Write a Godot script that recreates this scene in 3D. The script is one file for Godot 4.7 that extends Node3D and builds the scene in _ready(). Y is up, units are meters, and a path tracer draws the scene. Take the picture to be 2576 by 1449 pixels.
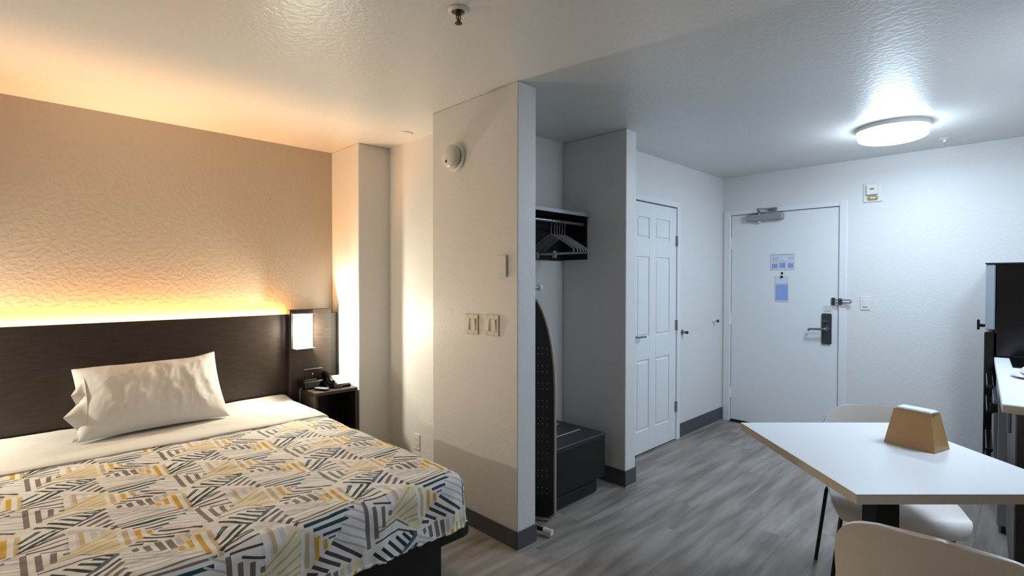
extends Node3D
# A motel room at night: king bed with a lit headboard, closet niche, entry door and dinette.

const CEIL := 2.44
var M := {}
var used := {}

# ------------------------------------------------------------------ naming helpers
func numbered(called: String) -> String:
	if not used.has(called):
		used[called] = 0
		return called
	used[called] += 1
	return "%s_%03d" % [called, used[called]]

func tag(o: Node3D, label: String, category: String, group := "") -> Node3D:
	o.set_meta("label", label)
	o.set_meta("category", category)
	if group != "":
		o.set_meta("group", group)
	return o

func thing(called: String, label: String, category: String, at := Vector3.ZERO, turn := 0.0, group := "") -> Node3D:
	var o := Node3D.new()
	o.name = numbered(called)
	add_child(o)
	o.position = at
	o.rotation.y = turn
	return tag(o, label, category, group)

func struct(called: String) -> Node3D:
	var o := Node3D.new()
	o.name = numbered(called)
	add_child(o)
	o.set_meta("kind", "structure")
	return o

func obj(called: String, st: SurfaceTool, m: Material, parent: Node3D = self) -> MeshInstance3D:
	var o := MeshInstance3D.new()
	o.name = numbered(called) if parent == self else called
	st.generate_normals()
	o.mesh = st.commit()
	o.material_override = m
	parent.add_child(o, true)
	return o

func shell(called: String, st: SurfaceTool, m: Material) -> MeshInstance3D:
	var o := obj(called, st, m)
	o.set_meta("kind", "structure")
	return o

func copy(o: Node3D, label := "", group := "") -> Node3D:
	var c: Node3D = o.duplicate()
	c.name = numbered(String(o.name))
	add_child(c)
	if label != "":
		c.set_meta("label", label)
	if group != "":
		c.set_meta("group", group)
	return c

# ------------------------------------------------------------------ mesh helpers
func mb() -> SurfaceTool:
	var st := SurfaceTool.new()
	st.begin(Mesh.PRIMITIVE_TRIANGLES)
	return st

# triangle whose front looks along n
func tri(st: SurfaceTool, a: Vector3, b: Vector3, c: Vector3, n: Vector3, smooth := -1) -> void:
	st.set_smooth_group(smooth)
	if (c - a).cross(b - a).dot(n) < 0.0:
		var t := b
		b = c
		c = t
	for p in [a, b, c]:
		st.add_vertex(p)

func quad(st: SurfaceTool, a: Vector3, b: Vector3, c: Vector3, d: Vector3, n: Vector3, smooth := -1) -> void:
	tri(st, a, b, c, n, smooth)
	tri(st, a, c, d, n, smooth)

# chamfered box from lo to hi
func box(st: SurfaceTool, lo: Vector3, hi: Vector3, ch := 0.002, xf := Transform3D()) -> void:
	var c := (lo + hi) * 0.5
	var h := (hi - lo).abs() * 0.5
	ch = minf(ch, minf(h.x, minf(h.y, h.z)) * 0.98)
	var P := func(sx, sy, sz, ax):
		var q := Vector3(sx * (h.x - (0.0 if ax == 0 else ch)), sy * (h.y - (0.0 if ax == 1 else ch)), sz * (h.z - (0.0 if ax == 2 else ch)))
		return xf * (c + q)
	var B := xf.basis
	for s in [-1, 1]:
		quad(st, P.call(s, -1, -1, 0), P.call(s, 1, -1, 0), P.call(s, 1, 1, 0), P.call(s, -1, 1, 0), B * Vector3(s, 0, 0))
		quad(st, P.call(-1, s, -1, 1), P.call(1, s, -1, 1), P.call(1, s, 1, 1), P.call(-1, s, 1, 1), B * Vector3(0, s, 0))
		quad(st, P.call(-1, -1, s, 2), P.call(1, -1, s, 2), P.call(1, 1, s, 2), P.call(-1, 1, s, 2), B * Vector3(0, 0, s))
	if ch <= 0.0:
		return
	for a in [-1, 1]:
		for b in [-1, 1]:
			quad(st, P.call(a, b, -1, 0), P.call(a, b, 1, 0), P.call(a, b, 1, 1), P.call(a, b, -1, 1), B * Vector3(a, b, 0))
			quad(st, P.call(a, -1, b, 0), P.call(a, 1, b, 0), P.call(a, 1, b, 2), P.call(a, -1, b, 2), B * Vector3(a, 0, b))
			quad(st, P.call(-1, a, b, 1), P.call(1, a, b, 1), P.call(1, a, b, 2), P.call(-1, a, b, 2), B * Vector3(0, a, b))
			for d in [-1, 1]:
				tri(st, P.call(a, b, d, 0), P.call(a, b, d, 1), P.call(a, b, d, 2), B * Vector3(a, b, d))

func bx(x0, y0, z0, x1, y1, z1, ch := 0.002) -> SurfaceTool:
	var st := mb()
	box(st, Vector3(x0, y0, z0), Vector3(x1, y1, z1), ch)
	return st

# prism: polygon (Vector2 list) in the plane of basis x,y of xf, extruded along +z by depth
func prism(st: SurfaceTool, poly: PackedVector2Array, depth: float, xf := Transform3D()) -> void:
	var idx := Geometry2D.triangulate_polygon(poly)
	var B := xf.basis
	for i in range(0, idx.size(), 3):
		for e in [0, 1]:
			var q := []
			for k in 3:
				var p := poly[idx[i + k]]
				q.append(xf * Vector3(p.x, p.y, depth * e))
			tri(st, q[0], q[1], q[2], B * Vector3(0, 0, 1 if e == 1 else -1))
	var area := 0.0
	var n := poly.size()
	for i in n:
		area += poly[i].cross(poly[(i + 1) % n])
	for i in n:
		var a := poly[i]
		var b := poly[(i + 1) % n]
		var nn := Vector2(b.y - a.y, a.x - b.x) * signf(area)
		quad(st, xf * Vector3(a.x, a.y, 0), xf * Vector3(b.x, b.y, 0), xf * Vector3(b.x, b.y, depth), xf * Vector3(a.x, a.y, depth), B * Vector3(nn.x, nn.y, 0))

# tube swept along points
func tube(st: SurfaceTool, pts: Array, r: float, sides := 8, caps := true, r2 := -1.0) -> void:
	var n := pts.size()
	var rings := []
	var up := Vector3.UP
	for i in n:
		var p: Vector3 = pts[i]
		var t: Vector3 = (pts[mini(i + 1, n - 1)] - pts[maxi(i - 1, 0)]).normalized()
		if absf(t.dot(up)) > 0.97:
			up = Vector3.RIGHT if absf(t.x) < 0.9 else Vector3.BACK
		var a := t.cross(up).normalized()
		var b := a.cross(t).normalized()
		up = b
		var rr := r if r2 < 0.0 else lerpf(r, r2, float(i) / (n - 1))
		var ring := []
		for k in sides:
			var th := TAU * k / sides
			ring.append(p + (a * cos(th) + b * sin(th)) * rr)
		rings.append(ring)
	for i in n - 1:
		for k in sides:
			var k2 := (k + 1) % sides
			var mid: Vector3 = (rings[i][k] + rings[i][k2]) * 0.5 - pts[i]
			quad(st, rings[i][k], rings[i][k2], rings[i + 1][k2], rings[i + 1][k], mid, 1)
	if caps:
		for e in [0, n - 1]:
			var t: Vector3 = pts[0] - pts[1] if e == 0 else pts[n - 1] - pts[n - 2]
			for k in sides:
				tri(st, pts[e], rings[e][k], rings[e][(k + 1) % sides], t)

# smooth path through corners, rounded by radius
func rounded(pts: Array, rad: float, steps := 5) -> Array:
	var out := [pts[0]]
	for i in range(1, pts.size() - 1):
		var p: Vector3 = pts[i]
		var a: Vector3 = pts[i - 1] - p
		var b: Vector3 = pts[i + 1] - p
		var ra := minf(rad, a.length() * 0.49)
		var rb := minf(rad, b.length() * 0.49)
		var s := p + a.normalized() * ra
		var e := p + b.normalized() * rb
		for k in steps + 1:
			var t := float(k) / steps
			out.append(s.lerp(p, t).lerp(p.lerp(e, t), t))
	out.append(pts[-1])
	return out

# lathe round the y axis of xf; profile of (r, y); each span smooth round, flat along
func lathe(st: SurfaceTool, prof: Array, seg := 24, xf := Transform3D(), smooth_along := false) -> void:
	for i in prof.size() - 1:
		var a: Vector2 = prof[i]
		var b: Vector2 = prof[i + 1]
		var nr := Vector2(b.y - a.y, a.x - b.x)
		if nr.length() < 1e-9:
			continue
		for k in seg:
			var t0 := TAU * k / seg
			var t1 := TAU * (k + 1) / seg
			var d0 := Vector3(cos(t0), 0, sin(t0))
			var d1 := Vector3(cos(t1), 0, sin(t1))
			var dm := (d0 + d1).normalized()
			var nn := xf.basis * (dm * nr.x + Vector3.UP * nr.y)
			var g := 1 if smooth_along else i + 1
			var p := [d0 * a.x + Vector3.UP * a.y, d1 * a.x + Vector3.UP * a.y, d1 * b.x + Vector3.UP * b.y, d0 * b.x + Vector3.UP * b.y]
			if a.x < 1e-6:
				tri(st, xf * p[0], xf * p[2], xf * p[3], nn, g)
			elif b.x < 1e-6:
				tri(st, xf * p[0], xf * p[1], xf * p[2], nn, g)
			else:
				quad(st, xf * p[0], xf * p[1], xf * p[2], xf * p[3], nn, g)

# a sheet from f(u, v), u and v in 0..1; thick > 0 adds an under side and rims; uvf gives texture coordinates
func sheet(f: Callable, nu: int, nv: int, thick := 0.0, side := Vector3.UP, uvf = null) -> SurfaceTool:
	var st := mb()
	var P := []
	var N := []
	for j in nv + 1:
		for i in nu + 1:
			P.append(f.call(float(i) / nu, float(j) / nv))
	var W := nu + 1
	for j in nv + 1:
		for i in nu + 1:
			var du: Vector3 = P[j * W + mini(i + 1, nu)] - P[j * W + maxi(i - 1, 0)]
			var dv: Vector3 = P[mini(j + 1, nv) * W + i] - P[maxi(j - 1, 0) * W + i]
			N.append(du.cross(dv).normalized())
	# one orientation for the whole sheet, taken at its middle
	var mid: Vector3 = N[(nv / 2) * W + nu / 2]
	var sgn := 1.0 if mid.dot(side) >= 0.0 else -1.0
	var put := func(i, j, under):
		var k: int = j * W + i
		if uvf != null:
			st.set_uv(uvf.call(float(i) / nu, float(j) / nv))
		st.add_vertex(P[k] - N[k] * sgn * thick * (1.0 if under else 0.0))
	for under in ([false, true] if thick > 0.0 else [false]):
		st.set_smooth_group(2 if under else 1)
		for j in nv:
			for i in nu:
				var order := [[0, 0], [1, 0], [1, 1], [0, 0], [1, 1], [0, 1]]
				if (sgn > 0.0) != under:
					order.reverse()
				for q in order:
					put.call(i + q[0], j + q[1], under)
	if thick > 0.0:
		st.set_smooth_group(3)
		var loop := []
		for i in nu:
			loop.append([i, 0])
		for j in nv:
			loop.append([nu, j])
		for i in nu:
			loop.append([nu - i, nv])
		for j in nv:
			loop.append([0, nv - j])
		for k in loop.size():
			var a = loop[k]
			var b = loop[(k + 1) % loop.size()]
			var seq := [[a, false], [b, false], [b, true], [a, false], [b, true], [a, true]]
			if sgn < 0.0:
				seq.reverse()
			for q in seq:
				put.call(q[0][0], q[0][1], q[1])
	return st

# ------------------------------------------------------------------ materials
func mat(c: Color, rough := 0.6, metal := 0.0) -> StandardMaterial3D:
	var m := StandardMaterial3D.new()
	m.albedo_color = c
	m.roughness = rough
	m.metallic = metal
	return m

func noise(freq: float, seed_: int, octaves := 4, kind := FastNoiseLite.TYPE_SIMPLEX_SMOOTH) -> FastNoiseLite:
	var n := FastNoiseLite.new()
	n.noise_type = kind
	n.frequency = freq
	n.seed = seed_
	n.fractal_octaves = octaves
	return n

func noise_tex(n: FastNoiseLite, size := 512, ramp: Gradient = null) -> NoiseTexture2D:
	var t := NoiseTexture2D.new()
	t.width = size
	t.height = size
	t.seamless = true
	t.noise = n
	if ramp:
		t.color_ramp = ramp
	return t

func ramp(stops: Array) -> Gradient:
	var g := Gradient.new()
	var o := PackedFloat32Array()
	var c := PackedColorArray()
	for s in stops:
		o.append(s[0])
		c.append(s[1])
	g.offsets = o
	g.colors = c
	return g

func relief(m: StandardMaterial3D, tex: Texture2D, cm: float, per_metre: Vector3) -> StandardMaterial3D:
	m.heightmap_enabled = true
	m.heightmap_texture = tex
	m.heightmap_scale = cm
	m.uv1_triplanar = true
	m.uv1_world_triplanar = true
	m.uv1_scale = per_metre
	return m

func glow(c: Color, energy: float) -> StandardMaterial3D:
	var m := mat(Color(0.9, 0.9, 0.9), 0.4)
	m.emission_enabled = true
	m.emission = c
	m.emission_energy_multiplier = energy
	return m

func build_materials() -> void:
	var peel := noise_tex(noise(0.035, 11, 3), 512, ramp([[0.0, Color.BLACK], [0.42, Color(0.1, 0.1, 0.1)], [0.6, Color(0.8, 0.8, 0.8)], [1.0, Color.WHITE]]))
	M.wall = relief(mat(Color(0.86, 0.855, 0.845), 0.5), peel, 0.035, Vector3(1.6, 1.6, 1.6))
	M.ceiling = relief(mat(Color(0.86, 0.855, 0.84), 0.34), peel, 0.055, Vector3(1.5, 1.5, 1.5))
	M.accent = relief(mat(Color(0.76, 0.715, 0.66), 0.55), peel, 0.055, Vector3(1.6, 1.6, 1.6))
	M.trim = mat(Color(0.88, 0.885, 0.89), 0.38)
	M.door = mat(Color(0.88, 0.885, 0.885), 0.42)
	M.base = mat(Color(0.31, 0.305, 0.325), 0.45)
	M.caulk = mat(Color(0.62, 0.60, 0.58), 0.7)
	M.black = mat(Color(0.035, 0.033, 0.036), 0.45)
	M.gloss_black = mat(Color(0.028, 0.026, 0.032), 0.16)
	M.metal_black = mat(Color(0.045, 0.04, 0.048), 0.35, 0.2)
	M.steel = mat(Color(0.56, 0.56, 0.57), 0.32, 0.9)
	M.dark_steel = mat(Color(0.30, 0.31, 0.33), 0.4, 0.7)
	M.alu = mat(Color(0.62, 0.62, 0.63), 0.45, 0.4)
	M.brass = mat(Color(0.36, 0.26, 0.16), 0.35, 0.9)
	M.white_plastic = mat(Color(0.87, 0.86, 0.83), 0.4)
	M.almond = mat(Color(0.84, 0.81, 0.75), 0.4)
	M.cloth = relief(mat(Color(0.84, 0.83, 0.81), 0.85), noise_tex(noise(0.012, 31, 3), 512), 0.25, Vector3(1.2, 1.2, 1.2))
	M.laminate = mat(Color(0.88, 0.885, 0.89), 0.32)
	M.laminate_edge = mat(Color(0.74, 0.70, 0.64), 0.5)
	M.chair = mat(Color(0.87, 0.845, 0.82), 0.42)
	# espresso wood for the headboard, nightstand and bed
	var grain := noise_tex(noise(0.02, 7, 4), 512, ramp([[0.0, Color(0.175, 0.14, 0.12)], [0.5, Color(0.205, 0.165, 0.142)], [1.0, Color(0.24, 0.195, 0.168)]]))
	M.espresso = mat(Color.WHITE, 0.36)
	M.espresso.albedo_texture = grain
	M.espresso.uv1_triplanar = true
	M.espresso.uv1_world_triplanar = true
	M.espresso.uv1_scale = Vector3(0.7, 6.0, 6.0)
	M.dark_wood = mat(Color(0.06, 0.052, 0.052), 0.42)
	# floor planks: five tones of a grey oak print, grain along x
	M.planks = []
	var knots := noise(0.009, 21, 5)
	knots.domain_warp_enabled = true
	knots.domain_warp_amplitude = 35.0
	knots.domain_warp_frequency = 0.006
	for i in 5:
		var b: float = [0.0, 0.018, -0.016, 0.008, -0.008][i]
		knots = knots.duplicate()
		knots.seed = 21 + i * 5
		var t := noise_tex(knots, 512, ramp([[0.0, Color(0.44 + b, 0.405 + b, 0.38 + b)], [0.35, Color(0.52 + b, 0.485 + b, 0.455 + b)], [0.55, Color(0.565 + b, 0.53 + b, 0.50 + b)], [0.8, Color(0.605 + b, 0.57 + b, 0.535 + b)], [1.0, Color(0.645 + b, 0.61 + b, 0.575 + b)]]))
		var p := mat(Color.WHITE, 0.42)
		p.albedo_texture = t
		p.uv1_triplanar = true
		p.uv1_world_triplanar = true
		p.uv1_scale = Vector3(0.28, 1.0, 2.4)
		p.uv1_offset = Vector3(i * 0.37, 0, i * 0.61)
		M.planks.append(p)
	M.quilt = mat(Color.WHITE, 0.8)
	M.quilt.albedo_texture = ImageTexture.create_from_image(quilt_print())
	M.quilt.heightmap_enabled = false

# ------------------------------------------------------------------ bedspread print: one repeat, 0.488 x 0.437 m
const INK := [Color(0.90, 0.89, 0.87), Color(0.88, 0.82, 0.66), Color(0.80, 0.785, 0.81), Color(0.74, 0.73, 0.745), Color(0.47, 0.43, 0.41), Color(0.29, 0.255, 0.265), Color(0.80, 0.62, 0.15), Color(0.78, 0.70, 0.55), Color(0.06, 0.27, 0.31), Color(0.20, 0.23, 0.38), Color(0.09, 0.20, 0.20), Color(0.32, 0.40, 0.45), Color(0.85, 0.64, 0.27)]
const WASH := [ [2,0.039,-0.444,0.245,-0.249,0.035,-0.002,0.012,-0.082],
	[1,0.246,-0.244,0.292,-0.193,0.325,0.217,0.282,0.264,0.084,0.095,-0.107,0.132,-0.138,0.135,0.035,-0.002],
	[1,0.292,-0.193,0.460,-0.026,0.495,0.032,0.406,0.147,0.325,0.217],
	[1,0.585,0.255,0.764,0.297,0.786,0.361,0.782,0.807,0.559,0.535] ]
const BARS := [
	[0,0.0130,0.054,-0.356,0.054,-0.047], [0,0.0110,0.131,-0.304,0.138,-0.119], [0,0.0080,0.198,-0.266,0.200,-0.178], [7,0.0090,0.102,-0.339,0.104,-0.077], [7,0.0055,0.041,0.005,0.266,-0.176],
	[7,0.0055,0.075,0.042,0.289,-0.079], [7,0.0055,0.111,0.083,0.292,0.020], [7,0.0055,0.151,0.116,0.294,0.114], [7,0.0055,0.193,0.153,0.287,0.162], [4,0.0040,-0.103,0.116,0.086,0.088],
	[4,0.0040,0.086,0.088,0.196,0.187], [5,0.0045,-0.122,0.202,0.093,0.178], [7,0.0040,-0.094,0.078,0.069,0.046], [5,0.0045,0.093,0.178,0.272,0.275], [0,0.0120,0.306,-0.144,0.310,0.165],
	[0,0.0110,0.360,-0.108,0.359,0.153], [7,0.0110,0.333,-0.126,0.334,0.160], [12,0.0130,0.406,-0.066,0.413,0.122], [0,0.0090,0.433,-0.043,0.437,0.099], [12,0.0100,0.467,-0.014,0.473,0.069],
	[5,0.0085,0.519,0.036,0.761,0.265], [5,0.0085,0.467,0.087,0.677,0.266], [5,0.0085,0.419,0.120,0.585,0.255], [5,0.0085,0.371,0.165,0.486,0.251], [5,0.0085,0.329,0.208,0.406,0.243],
	[4,0.0130,0.542,0.280,0.556,0.475], [4,0.0130,0.480,0.266,0.500,0.444], [4,0.0120,0.415,0.283,0.427,0.395], [4,0.0110,0.350,0.278,0.361,0.329], [3,0.0110,0.594,0.288,0.604,0.440],
	[3,0.0100,0.655,0.285,0.666,0.382], [6,0.0140,0.713,0.362,0.722,0.725], [6,0.0120,0.646,0.406,0.652,0.550], [12,0.0110,0.586,0.466,0.590,0.549], [0,0.0100,0.739,0.357,0.747,0.745],
	[7,0.0100,0.776,0.362,0.779,0.781], [0,0.0070,0.676,0.358,0.671,0.639], [3,0.0055,0.279,0.314,0.492,0.457], [3,0.0055,0.280,0.367,0.556,0.546], [3,0.0055,0.278,0.429,0.583,0.594],
	[3,0.0055,0.277,0.488,0.593,0.636], [3,0.0055,0.271,-0.503,0.599,-0.503], [3,0.0055,0.265,-0.430,0.644,-0.423], [3,0.0055,0.269,-0.355,0.694,-0.351], [4,0.0055,0.269,-0.286,0.724,-0.289],
	[4,0.0065,0.278,-0.246,0.754,-0.234], [8,0.0095,0.323,-0.188,0.725,-0.172], [8,0.0085,0.382,-0.125,0.659,-0.108], [9,0.0075,0.449,-0.056,0.595,-0.046], [11,0.0050,0.492,-0.010,0.549,-0.008],
	[3,0.0050,0.535,0.014,0.809,0.213], [3,0.0050,0.567,-0.034,0.807,0.142], [3,0.0050,0.598,-0.085,0.805,0.069], [3,0.0050,0.632,-0.135,0.803,-0.004], [3,0.0050,0.665,-0.188,0.801,-0.080],
	[3,0.0050,0.701,-0.243,0.799,-0.156], [5,0.0060,0.796,-0.289,1.025,-0.385], [5,0.0060,0.797,-0.245,1.037,-0.295], [5,0.0060,0.822,-0.207,1.034,-0.190], [5,0.0060,0.890,-0.147,1.037,-0.084],
	[11,0.0050,0.898,-0.366,1.018,-0.408], [4,0.0110,0.808,-0.194,0.824,0.230], [4,0.0110,0.880,-0.113,0.890,0.166], [4,0.0110,0.957,-0.085,0.953,0.093], [4,0.0110,1.020,-0.024,1.019,0.020],
	[10,0.0090,0.785,-0.461,0.890,-0.603], [10,0.0090,0.786,-0.353,0.975,-0.549], [10,0.0090,0.780,-0.269,1.021,-0.511], [11,0.0090,0.820,-0.516,0.879,-0.615], [10,0.0085,-0.138,0.283,0.044,0.495],
	[10,0.0085,-0.067,0.268,0.086,0.459], [10,0.0085,-0.002,0.242,0.132,0.412], [10,0.0085,0.070,0.229,0.174,0.364], [10,0.0080,0.137,0.229,0.214,0.328], [10,0.0070,0.203,0.240,0.250,0.299],
	[11,0.0110,0.060,0.482,0.268,0.284], [9,0.0090,0.096,0.526,0.274,0.376], [4,0.0110,0.145,0.587,0.278,0.447], [4,0.0110,0.191,0.645,0.283,0.546], [5,0.0110,0.232,0.702,0.296,0.634],
	[5,0.0100,0.268,0.771,0.308,0.733],
]

func quilt_print() -> Image:
	var W := 1024
	var H := 920
	var im := Image.create(W, H, false, Image.FORMAT_RGB8)
	im.fill(INK[0])
	var sx := 0.488
	var sy := 0.437
	for w in WASH:
		var poly := PackedVector2Array()
		var lo := Vector2(9, 9)
		var hi := Vector2(-9, -9)
		for i in range(1, w.size(), 2):
			var p := Vector2(w[i], w[i + 1])
			poly.append(p)
			lo = lo.min(p)
			hi = hi.max(p)
		for y in range(int(lo.y * H), int(hi.y * H) + 1):
			for x in range(int(lo.x * W), int(hi.x * W) + 1):
				if Geometry2D.is_point_in_polygon(Vector2(float(x) / W, float(y) / H), poly):
					im.set_pixel(posmod(x, W), posmod(y, H), INK[0].lerp(INK[w[0]], 0.75))
	for b in BARS:
		var p0 := Vector2(b[2] * sx, b[3] * sy)
		var p1 := Vector2(b[4] * sx, b[5] * sy)
		var d := (p1 - p0).normalized()
		var r: float = b[1] * 0.75
		var len := p0.distance_to(p1)
		for y in range(int((minf(p0.y, p1.y) - r) / sy * H) - 1, int((maxf(p0.y, p1.y) + r) / sy * H) + 2):
			for x in range(int((minf(p0.x, p1.x) - r) / sx * W) - 1, int((maxf(p0.x, p1.x) + r) / sx * W) + 2):
				var q := Vector2(float(x) / W * sx, float(y) / H * sy) - p0
				var along := q.dot(d)
				if along >= 0.0 and along <= len and absf(q.cross(d)) <= r:
					im.set_pixel(posmod(x, W), posmod(y, H), INK[b[0]])
	return im

# ------------------------------------------------------------------ the scene
func _ready() -> void:
	# camera
	var cam := Camera3D.new()
	cam.name = "camera"
	cam.fov = 58.46
	cam.near = 0.05
	add_child(cam)
	var yaw := deg_to_rad(44.45)
	var pitch := deg_to_rad(-0.864)
	cam.look_at_from_position(Vector3(0, 1.4136, 0), Vector3(0, 1.4136, 0) + Vector3(sin(yaw) * cos(pitch), sin(pitch), -cos(yaw) * cos(pitch)))
	cam.rotate_object_local(Vector3.BACK, deg_to_rad(0.041))
	cam.current = true
	# night: nothing comes from outside the closed room
	var env := Environment.new()
	env.background_mode = Environment.BG_COLOR
	env.background_color = Color(0.0, 0.0, 0.0)
	env.tonemap_mode = Environment.TONE_MAPPER_LINEAR
	env.tonemap_exposure = EXPOSURE
	env.sdfgi_enabled = true
	env.ssao_enabled = true
	env.ssil_enabled = true
	var we := WorldEnvironment.new()
	we.name = "environment"
	we.environment = env
	add_child(we)
	build_materials()
	build_room()
	build_doors()
	build_wall_fittings()
	build_lamps()
	build_bed()
	build_nightstand()
	build_closet()
	build_dinette()
	build_kitchen()

const EXPOSURE := 1.0
const LED_COLOR := Color(1.0, 0.70, 0.39)
const LED_ENERGY := 2.9
const SCONCE_COLOR := Color(1.0, 0.975, 0.89)
const SCONCE_ENERGY := 0.98
const KITCHEN_COLOR := Color(0.825, 0.91, 1.0)
const KITCHEN_ENERGY := 1.7
const ADDED_PANEL_ENERGY := 3.0

const XW := 1.885        # plane of the wing wall and the pilaster beside the bed
const ZH := -4.003       # head wall
const ZB := -2.23        # wall with the six-panel door
const XE := 5.175        # wall with the entry door
const XL := -2.0         # wall beyond the bed
const ZN := 2.0          # wall behind the camera
const ZK := 0.52         # kitchen wall

func build_room() -> void:
	var T := 0.14
	# floor: slab with every plank laid on it, joints along x
	var floor_ := shell("floor", bx(XL - T, -0.16, ZH - T, XE + T, -0.006, ZN + T, 0.0), mat(Color(0.16, 0.155, 0.15), 0.9))
	var pl := 1.22
	var pw := 0.18
	var gap := 0.0002
	var meshes := []
	for i in 5:
		var st := bx(gap, -0.006, gap, pl - gap, 0.0, pw - gap, 0.0004)
		st.generate_normals()
		var a := st.commit()
		a.surface_set_material(0, M.planks[i])
		meshes.append(a)
	var rng := RandomNumberGenerator.new()
	rng.seed = 5
	var z := ZH
	var row := 0
	while z < ZN - 0.01:
		var x := XL - rng.randf() * pl
		while x < XE:
			var mid := Vector2(x + pl * 0.5, z + pw * 0.5)
			var in_rock := (mid.y + pw * 0.5 < ZB - 0.1 and mid.x - pl * 0.5 > 3.0) or (mid.y > ZK + 0.2 and mid.x - pl * 0.5 > 2.8)
			if not in_rock:
				var x0 := maxf(x, XL)
				var x1 := minf(x + pl, XE)
				var z1 := minf(z + pw, ZN)
				if x1 - x0 > 0.03:
					var o := MeshInstance3D.new()
					o.name = "plank"
					var k := rng.randi() % 5
					o.mesh = meshes[k]
					if x1 - x0 < pl - 0.001 or z1 - z < pw - 0.001:
						var st := bx(gap, -0.006, gap, x1 - x0 - gap, 0.0, z1 - z - gap, 0.0004)
						st.generate_normals()
						o.mesh = st.commit()
						o.mesh.surface_set_material(0, M.planks[k])
					floor_.add_child(o, true)
					o.position = Vector3(x0, 0, z)
			x += pl
		z += pw
		row += 1
	shell("ceiling", bx(XL - T, CEIL, ZH - T, XE + T, CEIL + 0.15, ZN + T, 0.0), M.ceiling)
	# walls
	shell("wall_head", bx(XL - T, 0, ZH - T, XW, CEIL, ZH, 0.0), M.accent)
	shell("wall_pilaster", bx(XW, 0, ZH - T, 2.40, CEIL, -3.5645, 0.004), M.wall)
	shell("wall_recess", bx(2.144, 0, -3.5645, 2.40, CEIL, -2.624, 0.0), M.wall)
	shell("wall_wing", bx(XW, 0, -2.624, 2.023, CEIL, -1.879, 0.004), M.wall)
	shell("wall_closet_back", bx(2.023, 0, -2.624, 3.119, CEIL, -2.505, 0.0), M.wall)
	shell("wall_closet_side", bx(2.995, 0, -2.505, 3.119, CEIL, -1.95, 0.004), M.wall)
	# wall with the six-panel door: opening x 3.45..4.222, y to 2.055
	var wb := mb()
	box(wb, Vector3(3.119, 0, ZB - T), Vector3(3.45, CEIL, ZB), 0.0)
	box(wb, Vector3(3.45, 2.055, ZB - T), Vector3(4.222, CEIL, ZB), 0.0)
	box(wb, Vector3(4.222, 0, ZB - T), Vector3(XE + T, CEIL, ZB), 0.0)
	shell("wall_bathroom", wb, M.wall)
	# wall with the entry door: opening z -2.15..-1.205, y to 2.065
	var we := mb()
	box(we, Vector3(XE, 0, ZB), Vector3(XE + T, CEIL, -2.15), 0.0)
	box(we, Vector3(XE, 2.065, -2.15), Vector3(XE + T, CEIL, -1.205), 0.0)
	box(we, Vector3(XE, 0, -1.205), Vector3(XE + T, CEIL, ZK + T), 0.0)
	shell("wall_entry", we, M.wall)
	shell("wall_kitchen", bx(2.75, 0, ZK, XE, CEIL, ZK + T, 0.004), M.wall)
	shell("wall_partition", bx(2.75, 0, ZK + T, 2.89, CEIL, ZN, 0.0), M.wall)
	shell("wall_rear", bx(XL - T, 0, ZN, 2.89, CEIL, ZN + T, 0.0), M.wall)
	shell("wall_far_left", bx(XL - T, 0, ZH, XL, CEIL, ZN, 0.0), M.wall)
	# vinyl cove base with a thin line of caulk under it
	var cove := func(called: String, x0: float, z0: float, x1: float, z1: float, h: float):
		var b := shell(called, bx(x0, 0.006, z0, x1, h, z1, 0.004), M.base)
		obj("caulk_line", bx(x0 - 0.002, 0.0, z0 - 0.002, x1 + 0.002, 0.006, z1 + 0.002, 0.0), M.caulk, b)
	cove.call("baseboard_wing", XW - 0.006, -2.624, XW, -1.879, 0.105)
	cove.call("baseboard_wing_end", XW - 0.006, -1.879, 2.029, -1.873, 0.105)
	cove.call("baseboard_wing_inner", 2.023, -2.505, 2.029, -1.879, 0.105)
	cove.call("baseboard_closet_back", 2.029, -2.505, 2.995, -2.499, 0.105)
	cove.call("baseboard_closet_side", 2.989, -2.499, 2.995, -1.95, 0.115)
	cove.call("baseboard_closet_end", 2.989, -1.95, 3.125, -1.944, 0.115)
	cove.call("baseboard_closet_return", 3.119, ZB, 3.125, -1.95, 0.115)
	cove.call("baseboard_bathroom", 4.285, ZB, XE, ZB + 0.006, 0.13)
	cove.call("baseboard_entry", XE - 0.006, -1.14, XE, ZK, 0.13)
	cove.call("baseboard_recess", 2.138, -3.5645, 2.144, -2.624, 0.105)
	cove.call("baseboard_pilaster", XW, -3.5645, 2.144, -3.5585, 0.105)

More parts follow.
